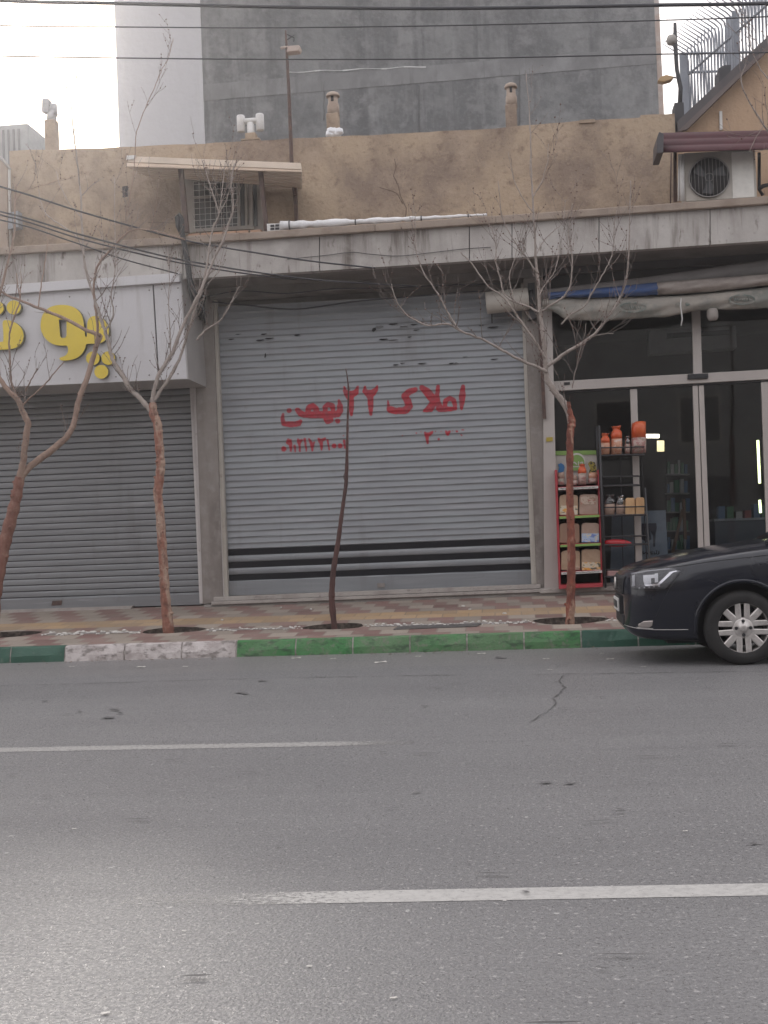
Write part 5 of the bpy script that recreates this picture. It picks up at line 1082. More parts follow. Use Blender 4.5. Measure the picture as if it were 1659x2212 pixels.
for k, pts in enumerate([[(392, 505), (384, 488), (382, 468), (387, 463), (392, 470), (391, 495), (396, 520), (403, 560), (407, 595), (411, 630), (420, 660)], [(390, 495), (386, 475), (389, 466), (394, 474), (395, 500), (401, 535), (408, 570), (412, 605), (424, 640)], [(403, 560), (410, 600), (418, 625), (432, 640), (445, 642)], [(404, 590), (412, 620), (425, 650), (440, 668), (446, 690)]]):
    P = [onY(x, y, YO-.1-.02*k+(.5 if i > 7 else 0)*0) for i, (x, y) in enumerate(pts)]; mb.tube(P, .028-.004*k, 8)
tag(obj('cable_bundle', mb, M_BLACK), 'thick black cable bundle looped over the ledge right of the white sign', 'cable bundle')
mb = MB()
for k in range(7): mb.tube([onY(430+random.uniform(-10, 14), 640+random.uniform(-10, 60), YF-.3+random.uniform(-.1, .1)) for _ in range(4)], .012, 6)
tag(obj('wire_tangle', mb, M_BLACK), 'tangle of dark wires in the corner between sign and middle shutter', 'wires')

# ================================================================== TREES
def catmull(P, Rr, k=5):
    Q, R_ = [], []; n_ = len(P)
    for i in range(n_-1):
        p0, p1, p2, p3 = P[max(i-1, 0)], P[i], P[i+1], P[min(i+2, n_-1)]
        for j in range(k):
            t = j/k; Q.append(.5*((2*p1)+(p2-p0)*t+(2*p0-5*p1+4*p2-p3)*t*t+(3*p1-p0-3*p2+p3)*t*t*t)); R_.append(Rr[i]+(Rr[i+1]-Rr[i])*t)
    Q.append(P[-1]); R_.append(Rr[-1]); return Q, R_
def tree(root, label, trunk, limbs, mtrunk, mlimb, twigs=60, buds=True, seed=1, low=None, tw_len=(.15, .55), zmin=1.9, sprig=.5, nm='bare_tree'):
    random.seed(seed); base = onS(*root); T = thing(nm, base, label, 'tree', 'bare street trees along the kerb'); Y = base.y; px = FP/Y
    def to3(pts, dy): return [onY(p[0], p[1], Y+dy*i/max(1, len(pts)-1)) for i, p in enumerate(pts)]
    P = to3(trunk, 0); P[0].z -= .08; Q, R_ = catmull(P, [p[2]/px for p in trunk], 8)
    R_ = [r*(1+.07*math.sin(i*1.3)+random.uniform(-.05, .05)) for i, r in enumerate(R_)]
    mb = MB(); mb.tube(Q, R_, 12)
    for k in range(12):          # knots and cut stubs
        i = random.randrange(3, len(Q)-2); d = Vector((random.uniform(-1, 1), random.uniform(-1, .2), .3)).normalized(); mb.tube([Q[i], Q[i]+d*R_[i]*1.0, Q[i]+d*R_[i]*1.3], [R_[i]*.45, R_[i]*.35, R_[i]*.2], 6)
    obj('trunk', mb, mtrunk, T)
    allb = []
    cb_ = MB(); mats_ = [mlimb, M_TWIG]
    for li, (pts, r0, r1, dy) in enumerate(limbs):
        P = to3(pts, dy); n_ = len(P); rr = [(r0+(r1-r0)*(i/(n_-1))**.8)/px for i in range(n_)]
        Q, R_ = catmull(P, rr, 5); R_ = [r*random.uniform(.92, 1.08) for r in R_]; Q = [q+Vector((random.uniform(-1, 1), random.uniform(-1, 1), random.uniform(-1, 1)))*.004 for q in Q]
        cb_.tube(Q, R_, 8 if r0 > 2.5 else 6, 0)
        for i in range(2, len(Q)): allb.append((Q[i], (Q[i]-Q[i-1]).normalized(), R_[i]))
    bb = MB()
    def bud(p, s_):
        d = Vector((random.uniform(-1, 1), random.uniform(-1, 1), random.uniform(0, 1))).normalized()*s_*2; bb.tube([p-d*.3, p+d*.3, p+d*.9], [s_*.4, s_, s_*.2], 5)
    def twig(p, d, r, ln, depth):
        n_ = max(3, int(ln/.06)); Q = [p]; q = p.copy()
        for i in range(n_):
            d = (d+Vector((random.uniform(-1, 1), random.uniform(-1, 1), random.uniform(-.6, 1)))*.20+Vector((0, 0, .05))).normalized(); q = q+d*ln/n_; Q.append(q.copy())
            if buds and random.random() < .45: bud(q, random.uniform(.004, .009))
            if depth and random.random() < .22: 
                s2 = (d+Vector((random.uniform(-1, 1), random.uniform(-1, 1), random.uniform(-.3, .8)))*.8).normalized(); twig(q, s2, r*.6, ln*.45, depth-1)
        cb_.tube(Q, [max(.0022, r*(1-.72*i/n_)) for i in range(n_+1)], 4, 1, caps=False)
    cand = [b for b in allb if b[0].z > zmin]
    for k in range(twigs):
        p, d, r = random.choice(cand); s2 = (d*.8+Vector((random.uniform(-1, 1), random.uniform(-.9, .9), random.uniform(-.1, .9)))).normalized()
        twig(p, s2, min(r*.55, .006), random.uniform(*tw_len), 1)
    obj('crown', cb_, mats_, T)
    if bb.v: obj('buds', bb, M_BUD, T)['kind'] = 'stuff'
    return T
tree((-18, 1372), 'leaning brown barked bare tree at the far left edge, forked low', [(-18, 1372, 17), (-14, 1300, 16), (-4, 1235, 15.5), (8, 1180, 14.5), (24, 1120, 13), (36, 1070, 12), (43, 1030, 11)],
 [([(43, 1036), (49, 1005), (52, 980), (58, 935), (60, 912), (50, 892), (40, 866), (20, 845), (0, 819), (-25, 780), (-50, 700)], 9, 5, -.3),
  ([(43, 1036), (60, 1012), (103, 979), (143, 945), (160, 912), (170, 862), (190, 812), (207, 752), (217, 725)], 8.5, 5.2, .2),
  ([(217, 725), (200, 718), (183, 712), (133, 685), (83, 665), (43, 649), (20, 640), (0, 628)], 4.8, 2.4, .1),
  ([(37, 862), (30, 840), (25, 829), (22, 790), (21, 765), (20, 730), (23, 709), (35, 672), (43, 649), (38, 620), (36, 590)], 3, 1.3, -.2),
  ([(43, 880), (70, 855), (95, 832), (122, 800), (138, 782)], 2.4, 1, -.2), ([(55, 845), (70, 815), (80, 795)], 1.6, .8, -.3),
  ([(207, 752), (210, 700), (203, 640), (204, 600), (213, 570), (233, 545), (252, 525), (275, 503), (300, 495), (325, 497), (350, 503), (400, 518)], 3.2, 1.5, -.4),
  ([(277, 500), (272, 473), (280, 430), (288, 383), (292, 330), (294, 290), (307, 250), (322, 215), (338, 180), (350, 150), (362, 130), (375, 83)], 1.5, .7, -.2),
  ([(323, 497), (332, 470), (336, 455), (339, 420), (343, 388)], 1.2, .6, -.1),
  ([(-25, 780), (-15, 700), (0, 632), (13, 582), (30, 510), (33, 433), (36, 400)], 4.2, 1.6, .2),
  ([(83, 665), (88, 620), (97, 570), (103, 520), (105, 480)], 1.8, .8, .2), ([(43, 649), (46, 610), (44, 585)], 1.4, .6, 0),
  ([(33, 433), (50, 415), (75, 405), (110, 395), (140, 385)], 1.2, .7, 0)],
 mat('brown_painted_bark', (.20, .095, .07), .85, [((.14, .06, .045), .8, 9, (1, 1, .3), .4, .62), ((.27, .17, .13), .6, 14, I3, .52, .7)], (40, .006)), M_BARKB, 85, True, 3, sprig=.4)
tree((365, 1364), 'bare tree with knotty red washed trunk and pale forked limbs before the left shutter', [(365, 1366, 13), (362, 1340, 12), (357, 1290, 11), (354, 1230, 10), (349, 1160, 10), (345, 1100, 9.5), (341, 1067, 10.5), (345, 1030, 10), (347, 1000, 10), (343, 950, 9.5), (340, 915, 9.5), (332, 895, 10), (330, 870, 8)],
 [([(330, 892), (322, 882), (303, 861), (283, 842), (268, 818), (257, 799), (245, 780), (240, 765), (234, 740), (227, 715), (218, 690), (213, 672), (207, 655), (203, 639), (193, 612), (182, 565), (180, 532), (176, 480), (175, 433), (170, 383), (165, 335), (160, 300), (156, 250), (152, 217), (143, 187)], 6.5, 1.0, .25),
  ([(331, 880), (330, 859), (336, 832), (343, 809), (358, 785), (373, 759), (393, 709), (417, 659), (433, 629), (450, 589), (467, 549), (480, 525), (490, 495), (500, 467), (504, 440), (499, 393), (507, 353)], 5.6, 1.5, -.1),
  ([(333, 866), (345, 845), (360, 825), (376, 797), (390, 769), (402, 730), (413, 695), (430, 640), (446, 580), (452, 535), (460, 492), (472, 463), (462, 425), (450, 390), (437, 347)], 4.4, 1.2, .2),
  ([(425, 735), (445, 712), (467, 699), (482, 684), (493, 665), (505, 642), (517, 619)], 2.2, .9, -.1),
  ([(472, 463), (477, 435), (480, 410), (483, 385), (485, 360)], 1.6, .8, .1), ([(472, 463), (490, 430), (497, 405), (503, 385)], 1.4, .7, 0),
  ([(182, 555), (167, 513), (130, 485), (100, 463), (88, 435), (83, 410)], 2.2, .8, .1),
  ([(227, 715), (245, 680), (240, 640), (247, 600), (250, 553), (248, 480), (247, 383)], 2.0, .8, -.2), ([(193, 612), (215, 580), (222, 540), (220, 500)], 1.6, .7, .1),
  ([(283, 842), (275, 815), (278, 790)], 1.4, .7, -.1), ([(367, 772), (368, 730), (366, 690), (364, 640), (366, 590), (362, 540)], 1.8, .7, .15), ([(447, 615), (470, 590), (478, 560)], 1.2, .6, 0), ([(176, 470), (150, 440), (130, 400), (122, 370)], 1.3, .7, 0)],
 mat('washed_trunk', (.235, .105, .075), .9, [((.34, .245, .19), .9, 7, (1, 1, .3), .46, .56), ((.13, .06, .045), .85, 16, (1, 1, .5), .52, .64), ((.05, .03, .025), .8, 24, (1, 1, .8), .62, .7)], (28, .02)), M_BARKG, 130, True, 5)
tree((722, 1356), 'thin leafless dark maroon sapling before the middle shutter', [(724, 1357, 6.6), (717, 1302, 6.8), (718, 1260, 6.2), (721, 1227, 6), (730, 1173, 5.2), (737, 1120, 4.4), (744, 1070, 4), (748, 1037, 4.2), (750, 960, 3), (751, 906, 2.4), (753, 851, 2), (751, 820, 1.5), (747, 796, .9)],
 [([(748, 1045), (743, 1030), (745, 1020)], 1.6, .8, 0), ([(753, 850), (756, 835)], .8, .4, 0)], M_BARKM, M_BARKM, 0, False, 8)
tree((1230, 1345), 'bare tree with red painted trunk and spreading grey limbs beside the glass front', [(1230, 1346, 10.5), (1233, 1290, 9.5), (1234, 1234, 9.2), (1234, 1180, 9), (1233, 1137, 8.6), (1231, 1080, 8.2), (1231, 1040, 7.8), (1231, 980, 7.8), (1232, 935, 8), (1235, 912, 8.5), (1229, 885, 6), (1228, 868, 3.5)],
 [([(1234, 915), (1228, 890), (1215, 866), (1202, 851), (1192, 836), (1183, 821), (1179, 800), (1178, 784), (1177, 765), (1176, 746), (1172, 718), (1168, 690), (1166, 668), (1164, 645), (1163, 620), (1161, 596), (1159, 575), (1157, 551), (1155, 505), (1152, 460), (1149, 400), (1147, 354), (1146, 300), (1144, 248), (1140, 200), (1136, 159)], 7.8, .8, .2),
  ([(1181, 803), (1160, 792), (1138, 784), (1115, 773), (1093, 761), (1065, 745), (1037, 731), (1012, 722), (992, 713), (973, 702), (955, 700), (937, 703), (919, 702), (900, 693), (882, 683), (868, 668), (857, 651), (850, 632), (846, 614)], 3.6, 1.1, -.4),
  ([(1177, 772), (1162, 748), (1146, 724), (1133, 706), (1119, 686), (1103, 662), (1086, 641), (1072, 630), (1055, 620), (1035, 592), (1017, 567), (1005, 555), (995, 545)], 3.0, 1.0, -.25),
  ([(992, 713), (978, 693), (966, 673), (957, 655), (948, 636), (930, 612), (915, 589), (904, 560), (898, 530), (897, 495), (898, 461)], 2.2, .8, .1),
  ([(1166, 676), (1140, 662), (1112, 653), (1098, 645), (1087, 630), (1080, 600), (1071, 566), (1072, 540), (1070, 521), (1064, 500), (1056, 484)], 2.4, .9, .3),
  ([(1183, 790), (1205, 775), (1224, 761), (1252, 745), (1277, 728), (1293, 712), (1307, 694), (1320, 675), (1333, 656), (1344, 632), (1352, 608), (1356, 572), (1358, 540), (1360, 500), (1360, 470), (1363, 390)], 4.0, 1.0, -.2),
  ([(1173, 672), (1185, 662), (1213, 645), (1224, 632), (1232, 615), (1235, 588), (1236, 559), (1231, 530), (1228, 503), (1233, 470), (1236, 440)], 2.6, .9, -.3),
  ([(1213, 700), (1235, 678), (1262, 662), (1280, 630), (1296, 604), (1310, 578), (1322, 551), (1326, 518), (1328, 484), (1332, 455)], 1.8, .8, -.1),
  ([(1236, 838), (1240, 815), (1247, 784), (1253, 755), (1262, 728), (1266, 700)], 1.4, .7, -.3), ([(1277, 728), (1300, 722), (1325, 720)], 1.2, .6, -.1),
  ([(1164, 640), (1180, 610), (1196, 590), (1205, 560), (1208, 530)], 1.6, .7, .2), ([(1160, 590), (1140, 560), (1110, 520), (1085, 470), (1080, 430), (1076, 390)], 1.8, .8, -.2), ([(1157, 551), (1175, 520), (1195, 500), (1215, 480), (1222, 430)], 1.4, .6, .2), ([(1112, 653), (1100, 600), (1112, 560), (1118, 530)], 1.3, .6, 0), ([(1152, 460), (1125, 420), (1108, 380), (1098, 330)], 1.3, .6, 0), ([(1150, 430), (1170, 390), (1182, 350), (1185, 310)], 1.2, .6, 0)],
 M_BARKR, M_BARKG, 170, True, 9)
tree((1760, 1325), 'bare tree standing outside the right edge, only its twigs reaching in over the gable', [(1760, 1325, 10), (1762, 1200, 9), (1765, 1000, 8), (1762, 850, 7)],
 [([(1762, 850), (1765, 700), (1758, 500), (1745, 350), (1735, 200), (1728, 60)], 6, 1, 0), ([(1758, 500), (1720, 420), (1690, 330), (1650, 270), (1615, 215), (1600, 170), (1612, 140)], 3, .8, -.2), ([(1745, 350), (1710, 270), (1690, 190), (1668, 130), (1655, 70)], 2.4, .8, 0), ([(1650, 270), (1632, 300), (1618, 330)], 1.2, .6, 0), ([(1690, 190), (1650, 160), (1625, 110), (1615, 60)], 1.6, .6, 0)],
 M_BARKR, M_BARKG, 55, True, 12)
random.seed(21)

# ================================================================== CAR
wc = onZ(1610, 1437, 0); CXF = wc.x-.94; YN = wc.y-.01; WD = 1.76; YCN = YN+WD/2
CR = thing('parked_car', (CXF+2.3, YCN, 0), 'black parked saloon car at the right edge, front wheel and headlight in view', 'car')
def interp(tab, s_):
    for i in range(len(tab)-1):
        if tab[i][0] <= s_ <= tab[i+1][0]:
            t = (s_-tab[i][0])/(tab[i+1][0]-tab[i][0]); return tab[i][1]+(tab[i+1][1]-tab[i][1])*t
    return tab[-1][1] if s_ > tab[-1][0] else tab[0][1]
HWt = [(0, .50), (.03, .63), (.07, .70), (.13, .75), (.2, .785), (.3, .82), (.45, .85), (.7, .87), (1.0, .88), (3.9, .88), (4.2, .85), (4.4, .8), (4.52, .70), (4.58, .5)]
ZB = [(0, .31), (.05, .25), (.12, .22), (.3, .20), (.6, .19), (4.0, .2), (4.4, .26), (4.58, .36)]
ZS = [(0, .70), (.03, .73), (.07, .75), (.13, .77), (.2, .785), (.3, .812), (.45, .845), (.7, .885), (1.0, .92), (1.35, .955), (1.8, .965), (3.6, .99), (4.2, .98), (4.5, .93), (4.58, .85)]
ZT = [(0, .755), (.03, .80), (.07, .828), (.13, .848), (.2, .868), (.3, .895), (.45, .925), (.7, .965), (1.0, 1.005), (1.35, 1.035), (1.8, 1.04), (3.6, 1.05), (4.2, 1.04), (4.5, .98), (4.58, .88)]
stn = [0, .006, .03, .07, .13, .2, .3, .4, .5, .6, .7, .8, .9, 1.0, 1.1, 1.2, 1.35, 1.6, 1.9, 2.3, 2.7, 3.1, 3.4, 3.6, 3.8, 4.0, 4.2, 4.35, 4.5, 4.58]
def sect(s_):
    hw, zb_, zs_, zt_ = interp(HWt, s_), interp(ZB, s_), interp(ZS, s_), interp(ZT, s_); H_ = zs_-zb_
    half = [(0, zb_), (hw*.55, zb_), (hw*.89, zb_+.005), (hw*.935, zb_+.05), (hw*.955, zb_+H_*.25), (hw*.98, zb_+H_*.45), (hw, zb_+H_*.62), (hw*.995, zb_+H_*.78), (hw*.965, zs_-.035), (hw*.93, zs_-.004), (hw*.87, zs_+(zt_-zs_)*.28), (hw*.6, zs_+(zt_-zs_)*.78), (hw*.3, zs_+(zt_-zs_)*.96), (0, zt_)]
    return half
mb = MB(); nh = 14; vs = []
for s_ in stn:
    h = sect(s_); ring = [(-y, z) for y, z in h]+[(y, z) for y, z in reversed(h[1:-1])]   # near side first
    for y, z in ring: vs.append((CXF+s_, YCN+y, z))
nr = 2*nh-2
mb.add(vs, [(i*nr+k, i*nr+(k+1) % nr, (i+1)*nr+(k+1) % nr, (i+1)*nr+k) for i in range(len(stn)-1) for k in range(nr)]+[tuple(range(nr)), tuple(range((len(stn)-1)*nr, len(stn)*nr))], 0, True)
body = obj('body', mb, M_CARP, CR)
sb = body.modifiers.new('sub', 'SUBSURF'); sb.levels = 2; sb.render_levels = 2
WHX = [CXF+.94, CXF+3.61]; RW = .365
cm = MB()
for wx_ in WHX:
    for (y0, y1_) in ((YN-.1, YN+.30), (YN+WD-.30, YN+WD+.1)): cm.lathe([(RW, y0), (RW, y1_)], (wx_, 0, .315), 'Y', 40)
ct = obj('cut', cm, M_CARP); bpy.context.view_layer.update()
bo = body.modifiers.new('b', 'BOOLEAN'); bo.object = ct; bo.operation = 'DIFFERENCE'; bo.solver = 'EXACT'
dg = bpy.context.evaluated_depsgraph_get(); full = bpy.data.meshes.new_from_object(body.evaluated_get(dg)); body.modifiers.clear(); body.data = full; bpy.data.objects.remove(ct)
full.materials.clear(); full.materials.append(M_CARP); full.materials.append(M_BLACK)
for p in full.polygons:
    c = p.center+Vector((CXF+2.3, YCN, 0)); p.use_smooth = True
    p.material_index = 0
    for wx_ in WHX:
        if abs(math.hypot(c.x-wx_, c.z-.315)-RW) < .006 and abs(c.y-YCN) < .86 and (abs(c.y-YCN) < .84): p.material_index = 1; p.use_smooth = False
        if abs(abs(c.y-YCN)-(WD/2-.30)) < .003 and math.hypot(c.x-wx_, c.z-.315) < RW: p.material_index = 1; p.use_smooth = False
bm = bmesh.new(); bm.from_mesh(full); bm.verts.ensure_lookup_table()
off = Vector((CXF+2.3, YCN, 0)); bvh = BVHTree.FromBMesh(bm); bm.free()
def drape(x, z, lift=.004, frm='side'):
    if frm == 'side': o_, d_ = Vector((x, YN-1, z))-off, Vector((0, 1, 0))
    elif frm == 'front': o_, d_ = Vector((CXF-1, x, z))-off, Vector((1, 0, 0))
    h = bvh.ray_cast(o_, d_)
    if h[0] is None: return None
    return h[0]+off+h[1]*lift*(1 if h[1].dot(d_) < 0 else -1)
def carpx(x, y): P = onY(x, y, YN+.02); return (P.x, P.z)
def patch(name, px, m, lift, parent=CR, N=16, thick=None):
    """panel following the body side, outline measured in the picture"""
    pts = [carpx(*p) for p in px]; xs_ = [p[0] for p in pts]; zs_ = [p[1] for p in pts]
    # densify the outline, then triangulate over a grid clipped by the outline
    bmx = bmesh.new(); out = []
    for i in range(len(pts)):
        a, b = Vector(pts[i]), Vector(pts[(i+1) % len(pts)]); k = max(1, int((b-a).length/.02))
        for j in range(k): out.append(a+(b-a)*j/k)
    f = bmx.faces.new([bmx.verts.new((p.x, 0, p.y)) for p in out])
    for k in range(1, N):
        xx = min(xs_)+(max(xs_)-min(xs_))*k/N; g = bmx.verts[:]+bmx.edges[:]+bmx.faces[:]; bmesh.ops.bisect_plane(bmx, geom=g, plane_co=(xx, 0, 0), plane_no=(1, 0, 0))
    for k in range(1, N//2):
        zz_ = min(zs_)+(max(zs_)-min(zs_))*k/(N//2); g = bmx.verts[:]+bmx.edges[:]+bmx.faces[:]; bmesh.ops.bisect_plane(bmx, geom=g, plane_co=(0, 0, zz_), plane_no=(0, 0, 1))
    bmx.verts.ensure_lookup_table(); mb = MB(); idx = {}; bad = set()
    for v in bmx.verts:
        q = drape(v.co.x, v.co.z, lift)
        if q is None: q = Vector((v.co.x, YN+.3, v.co.z)); bad.add(v.index)
        idx[v] = len(mb.v); mb.v.append(tuple(q))
    bmx.verts.index_update()
    for f in bmx.faces:
        if any(v.index in bad for v in f.verts): continue
        mb.f.append(tuple(idx[v] for v in f.verts)); mb.m.append(0); mb.sm.append(True)
    bmx.free(); o = obj(name, mb, m, parent)
    if thick: o.modifiers.new('s', 'SOLIDIFY').thickness = thick
    return o
def seam(pts, r=.0025, lift=.001, m=M_BLACK, nm='panel_gap', parent=CR):
    P = []
    for i in range(len(pts)-1):
        a, b = Vector(carpx(*pts[i])), Vector(carpx(*pts[i+1])); k = max(2, int((b-a).length/.02))
        for j in range(k+(i == len(pts)-2)): q = drape(*(a+(b-a)*j/k), lift); P += [q] if q else []
    if len(P) < 2: return
    mb = MB(); mb.tube(P, r, 5); return obj(nm, mb, m, parent)
def z2(x, y): return (1296+x*.21875, 1140.5+y*.21875)      # zoomed measurements of the car's front
Z2 = lambda L: [z2(x, y) for x, y in L]
HL = patch('headlight', Z2([(335, 460), (480, 430), (715, 402), (805, 432), (720, 530), (650, 602), (430, 612), (340, 600)]), M_LAMPH, .004, thick=.01)
patch('reflector', Z2([(448, 480), (560, 468), (560, 500), (520, 505), (520, 555), (458, 565), (446, 530)]), M_LAMPB, .012, HL, 8)
patch('reflector', Z2([(555, 462), (588, 457), (586, 540), (555, 545)]), M_LAMPB, .013, HL, 4)
patch('light_strip', Z2([(345, 488), (372, 478), (372, 580), (345, 588)]), mat('grey_reflector', (.4, .4, .43), .3), .012, HL, 4)
patch('light_strip', Z2([(450, 566), (580, 556), (700, 440), (760, 428), (775, 436), (730, 446), (595, 572), (470, 580)]), M_LAMPR, .014, HL, 14)
patch('light_strip', Z2([(340, 465), (480, 437), (700, 408), (700, 416), (480, 447), (345, 478)]), mat('grey_reflector', (.34, .34, .37), .3), .012, HL, 10)
mb = MB()
for k in range(5):
    x, y = z2(410+k*46, 603-k*6); q = drape(*carpx(x, y), .012)
    if q: mb.lathe([(.009, 0), (.007, .006)], q, 'Y', 8)
obj('led_row', mb, M_LAMPR, HL)
lens = patch('lens', Z2([(335, 460), (480, 430), (715, 402), (805, 432), (720, 530), (650, 602), (430, 612), (340, 600)]), glass('lamp_glass', (.96, .96, .97), -.01), .022, HL)
FL = patch('fog_light', Z2([(395, 965), (450, 930), (535, 922), (530, 975), (500, 995), (400, 990)]), mat('fog_lens', (.40, .36, .34), .12, metal=.6), .006, N=10, thick=.01)
patch('fog_trim', Z2([(380, 992), (540, 998), (540, 1006), (400, 1004)]), M_CHROME, .006)
seam(Z2([(205, 425), (335, 432), (520, 412), (800, 380), (1100, 332), (1400, 298), (1659, 268)]), .003)
seam(Z2([(800, 435), (760, 500), (690, 600), (620, 740), (560, 880)]), .0018)
seam(Z2([(340, 612), (500, 625), (650, 606)]), .002); seam(Z2([(180, 960), (280, 990), (400, 1008), (560, 1014), (880, 1008)]), .003, .002, M_CHROME, 'bumper_trim')
seam(Z2([(1070, 512), (1130, 530), (1190, 560)]), .002)
# arch flare
mb = MB(); P = []
for k in range(41):
    a = math.radians(-8+k*(196/40)); x_, z_ = WHX[0]+math.cos(a)*(RW+.018), .315+math.sin(a)*(RW+.018); q = drape(x_, z_, .0)
    if q: P.append(q)
mb.tube(P, .016, 8); obj('wheel_arch_lip', mb, M_CARP, CR)
# dark grille, emblem, plate and bumper intake on the nose
def npatch(name, yz, m, lift, N=10, parent=CR, thick=.012):
    ys = [p[0] for p in yz]; zs_ = [p[1] for p in yz]; mb = MB(); y0, y1_, z0, z1_ = min(ys), max(ys), min(zs_), max(zs_); vs = []
    for i in range(N+1):
        for j in range(N+1):
            y_, z_ = y0+(y1_-y0)*i/N, z0+(z1_-z0)*j/N; q = drape(y_, z_, lift, 'front'); vs.append(q if q else Vector((CXF+.02, y_, z_)))
    mb.add(vs, [(i*(N+1)+j, (i+1)*(N+1)+j, (i+1)*(N+1)+j+1, i*(N+1)+j+1) for i in range(N) for j in range(N)], 0, True); o = obj(name, mb, m, parent); o.modifiers.new('s', 'SOLIDIFY').thickness = thick; return o
GR = npatch('grille', [(YCN-.5, .60), (YCN+.5, .755)], M_BLACK, .012)
mb = MB()
for k in range(5):
    P = [drape(YCN-.48+.096*j, .62+k*.027, .02, 'front') for j in range(11)]; P = [p for p in P if p]
    if len(P) > 1: mb.tube(P, .004, 5)
obj('grille_bar', mb, M_DSTEEL, GR)
mb = MB(); q = drape(YCN, .685, .03, 'front') or Vector((CXF, YCN, .685)); mb.lathe([(.01, -.012), (.05, -.008), (.052, .005)], q, 'X', 20); obj('emblem', mb, M_CHROME, GR)
npatch('lower_intake', [(YCN-.45, .33), (YCN+.45, .42)], M_BLACK, .008)
PLT = obj('number_plate', MB().box((CXF-.035, YCN-.26, .44), (CXF-.022, YCN+.26, .555)), M_PLATE, CR); bevel(PLT, .003)
mb = MB(); mb.box((CXF-.021, YCN-.3, .42), (CXF+.06, YCN+.3, .575)); bevel(obj('plate_holder', mb, M_BLACK, CR), .004)
mb = MB()
for k, (a_, w_) in enumerate(((-.2, .03), (-.15, .03), (-.08, .04), (-.0, .03), (.05, .03), (.1, .03), (.19, .025), (.22, .025))): mb.box((CXF-.038, YCN+a_, .465), (CXF-.0352, YCN+a_+w_*.55, .53))
obj('plate_digits', mb, M_BLACK, PLT)
# underside and hub area
mb = MB(); mb.box((CXF+.35, YCN-.55, .17), (CXF+4.1, YCN+.55, .26)); obj('underbody', mb, M_BLACK, CR)
# wheels
def wheel(x, y, side):
    R_ = .307; w_ = .205; mb = MB(); s_ = side; f = y      # f: outer face
    prof = [(.205, .0), (.215, -.006), (.235, -.012), (.262, -.013), (.285, -.004), (.298, .014), (R_, .035), (R_+.001, .1), (R_, .17), (.298, .19), (.25, w_), (.2, w_)]
    mb.lathe([(r, h*s_) for r, h in prof], (x, f, .307), 'Y', 56, caps=False)
    WH = obj('wheel', mb, M_TYRE, CR)
    mb = MB()
    for k in range(3): mb.lathe([(R_-.002, (.055+k*.04)*s_), (R_+.0035, (.058+k*.04)*s_), (R_+.0035, (.082+k*.04)*s_), (R_-.002, (.085+k*.04)*s_)], (x, f, .307), 'Y', 56, caps=False)
    obj('tread', mb, M_TYRE, WH)
    mb = MB(); mb.lathe([(r, h*s_) for r, h in [(.212, .0), (.220, -.004), (.222, .004), (.209, .008), (.200, .02), (.198, .05), (.19, .16)]], (x, f, .307), 'Y', 56, caps=False)
    C0 = Vector((x, f, .307))
    def arm(a, r0, r1, w0, w1, offs=0, y0=.012, y1_=.005):
        d = Vector((math.cos(a), 0, math.sin(a))); t_ = Vector((-math.sin(a), 0, math.cos(a))); q = []
        rows = []
        for k in range(7):
            u = k/6; r = r0+(r1-r0)*u; ww = w0+(w1-w0)*u; yy = (y0+(y1_-y0)*u)*s_; of = offs*(1+.12*u)
            c = C0+d*r+t_*of+Vector((0, yy, 0)); rows.append([c+t_*ww/2+Vector((0, .035*s_, 0)), c+t_*ww/2+Vector((0, .004*s_, 0)), c+t_*ww*.36, c-t_*ww*.36, c-t_*ww/2+Vector((0, .004*s_, 0)), c-t_*ww/2+Vector((0, .035*s_, 0))])
        vs = [p for r in rows for p in r]; mb.add(vs, [(k*6+j, k*6+(j+1) % 6, k*6+6+(j+1) % 6, k*6+6+j) for k in range(6) for j in range(6)]+[tuple(range(6)), tuple(range(36, 42))])
    for k in range(4):
        a = k*math.pi/2
        arm(a, .05, .214, .050, .043, .034); arm(a, .05, .214, .050, .043, -.034)
        arm(a+math.pi/4, .075, .214, .058, .054)
    mb.lathe([(.088, .036), (.086, .014), (.07, .008), (.035, .006), (.033, .002), (.028, -.002), (.01, -.004)], C0 if s_ > 0 else C0, 'Y', 32) if s_ > 0 else mb.lathe([(.088, -.036), (.086, -.014), (.03, -.002), (.01, .004)], C0, 'Y', 32)
    obj('rim', mb, M_CHROME, WH)
    mb = MB()
    for k in range(4):
        a = k*math.pi/2+.0; c = C0+Vector((math.cos(a)*.058, (.0)*s_, math.sin(a)*.058)); mb.lathe([(.014, .015*s_), (.014, -.002*s_), (.009, -.004*s_)], c, 'Y', 10)
    obj('wheel_bolt', mb, M_BLACK, WH)
    mb = MB(); mb.lathe([(.15, .09*s_), (.15, .10*s_), (.05, .1*s_)], C0, 'Y', 32); obj('brake_disc', mb, mat('brake_steel', (.09, .085, .085), .5, metal=.5), WH)
for wx_ in WHX: wheel(wx_, YN+.012, 1); wheel(wx_, YN+WD-.012, -1)
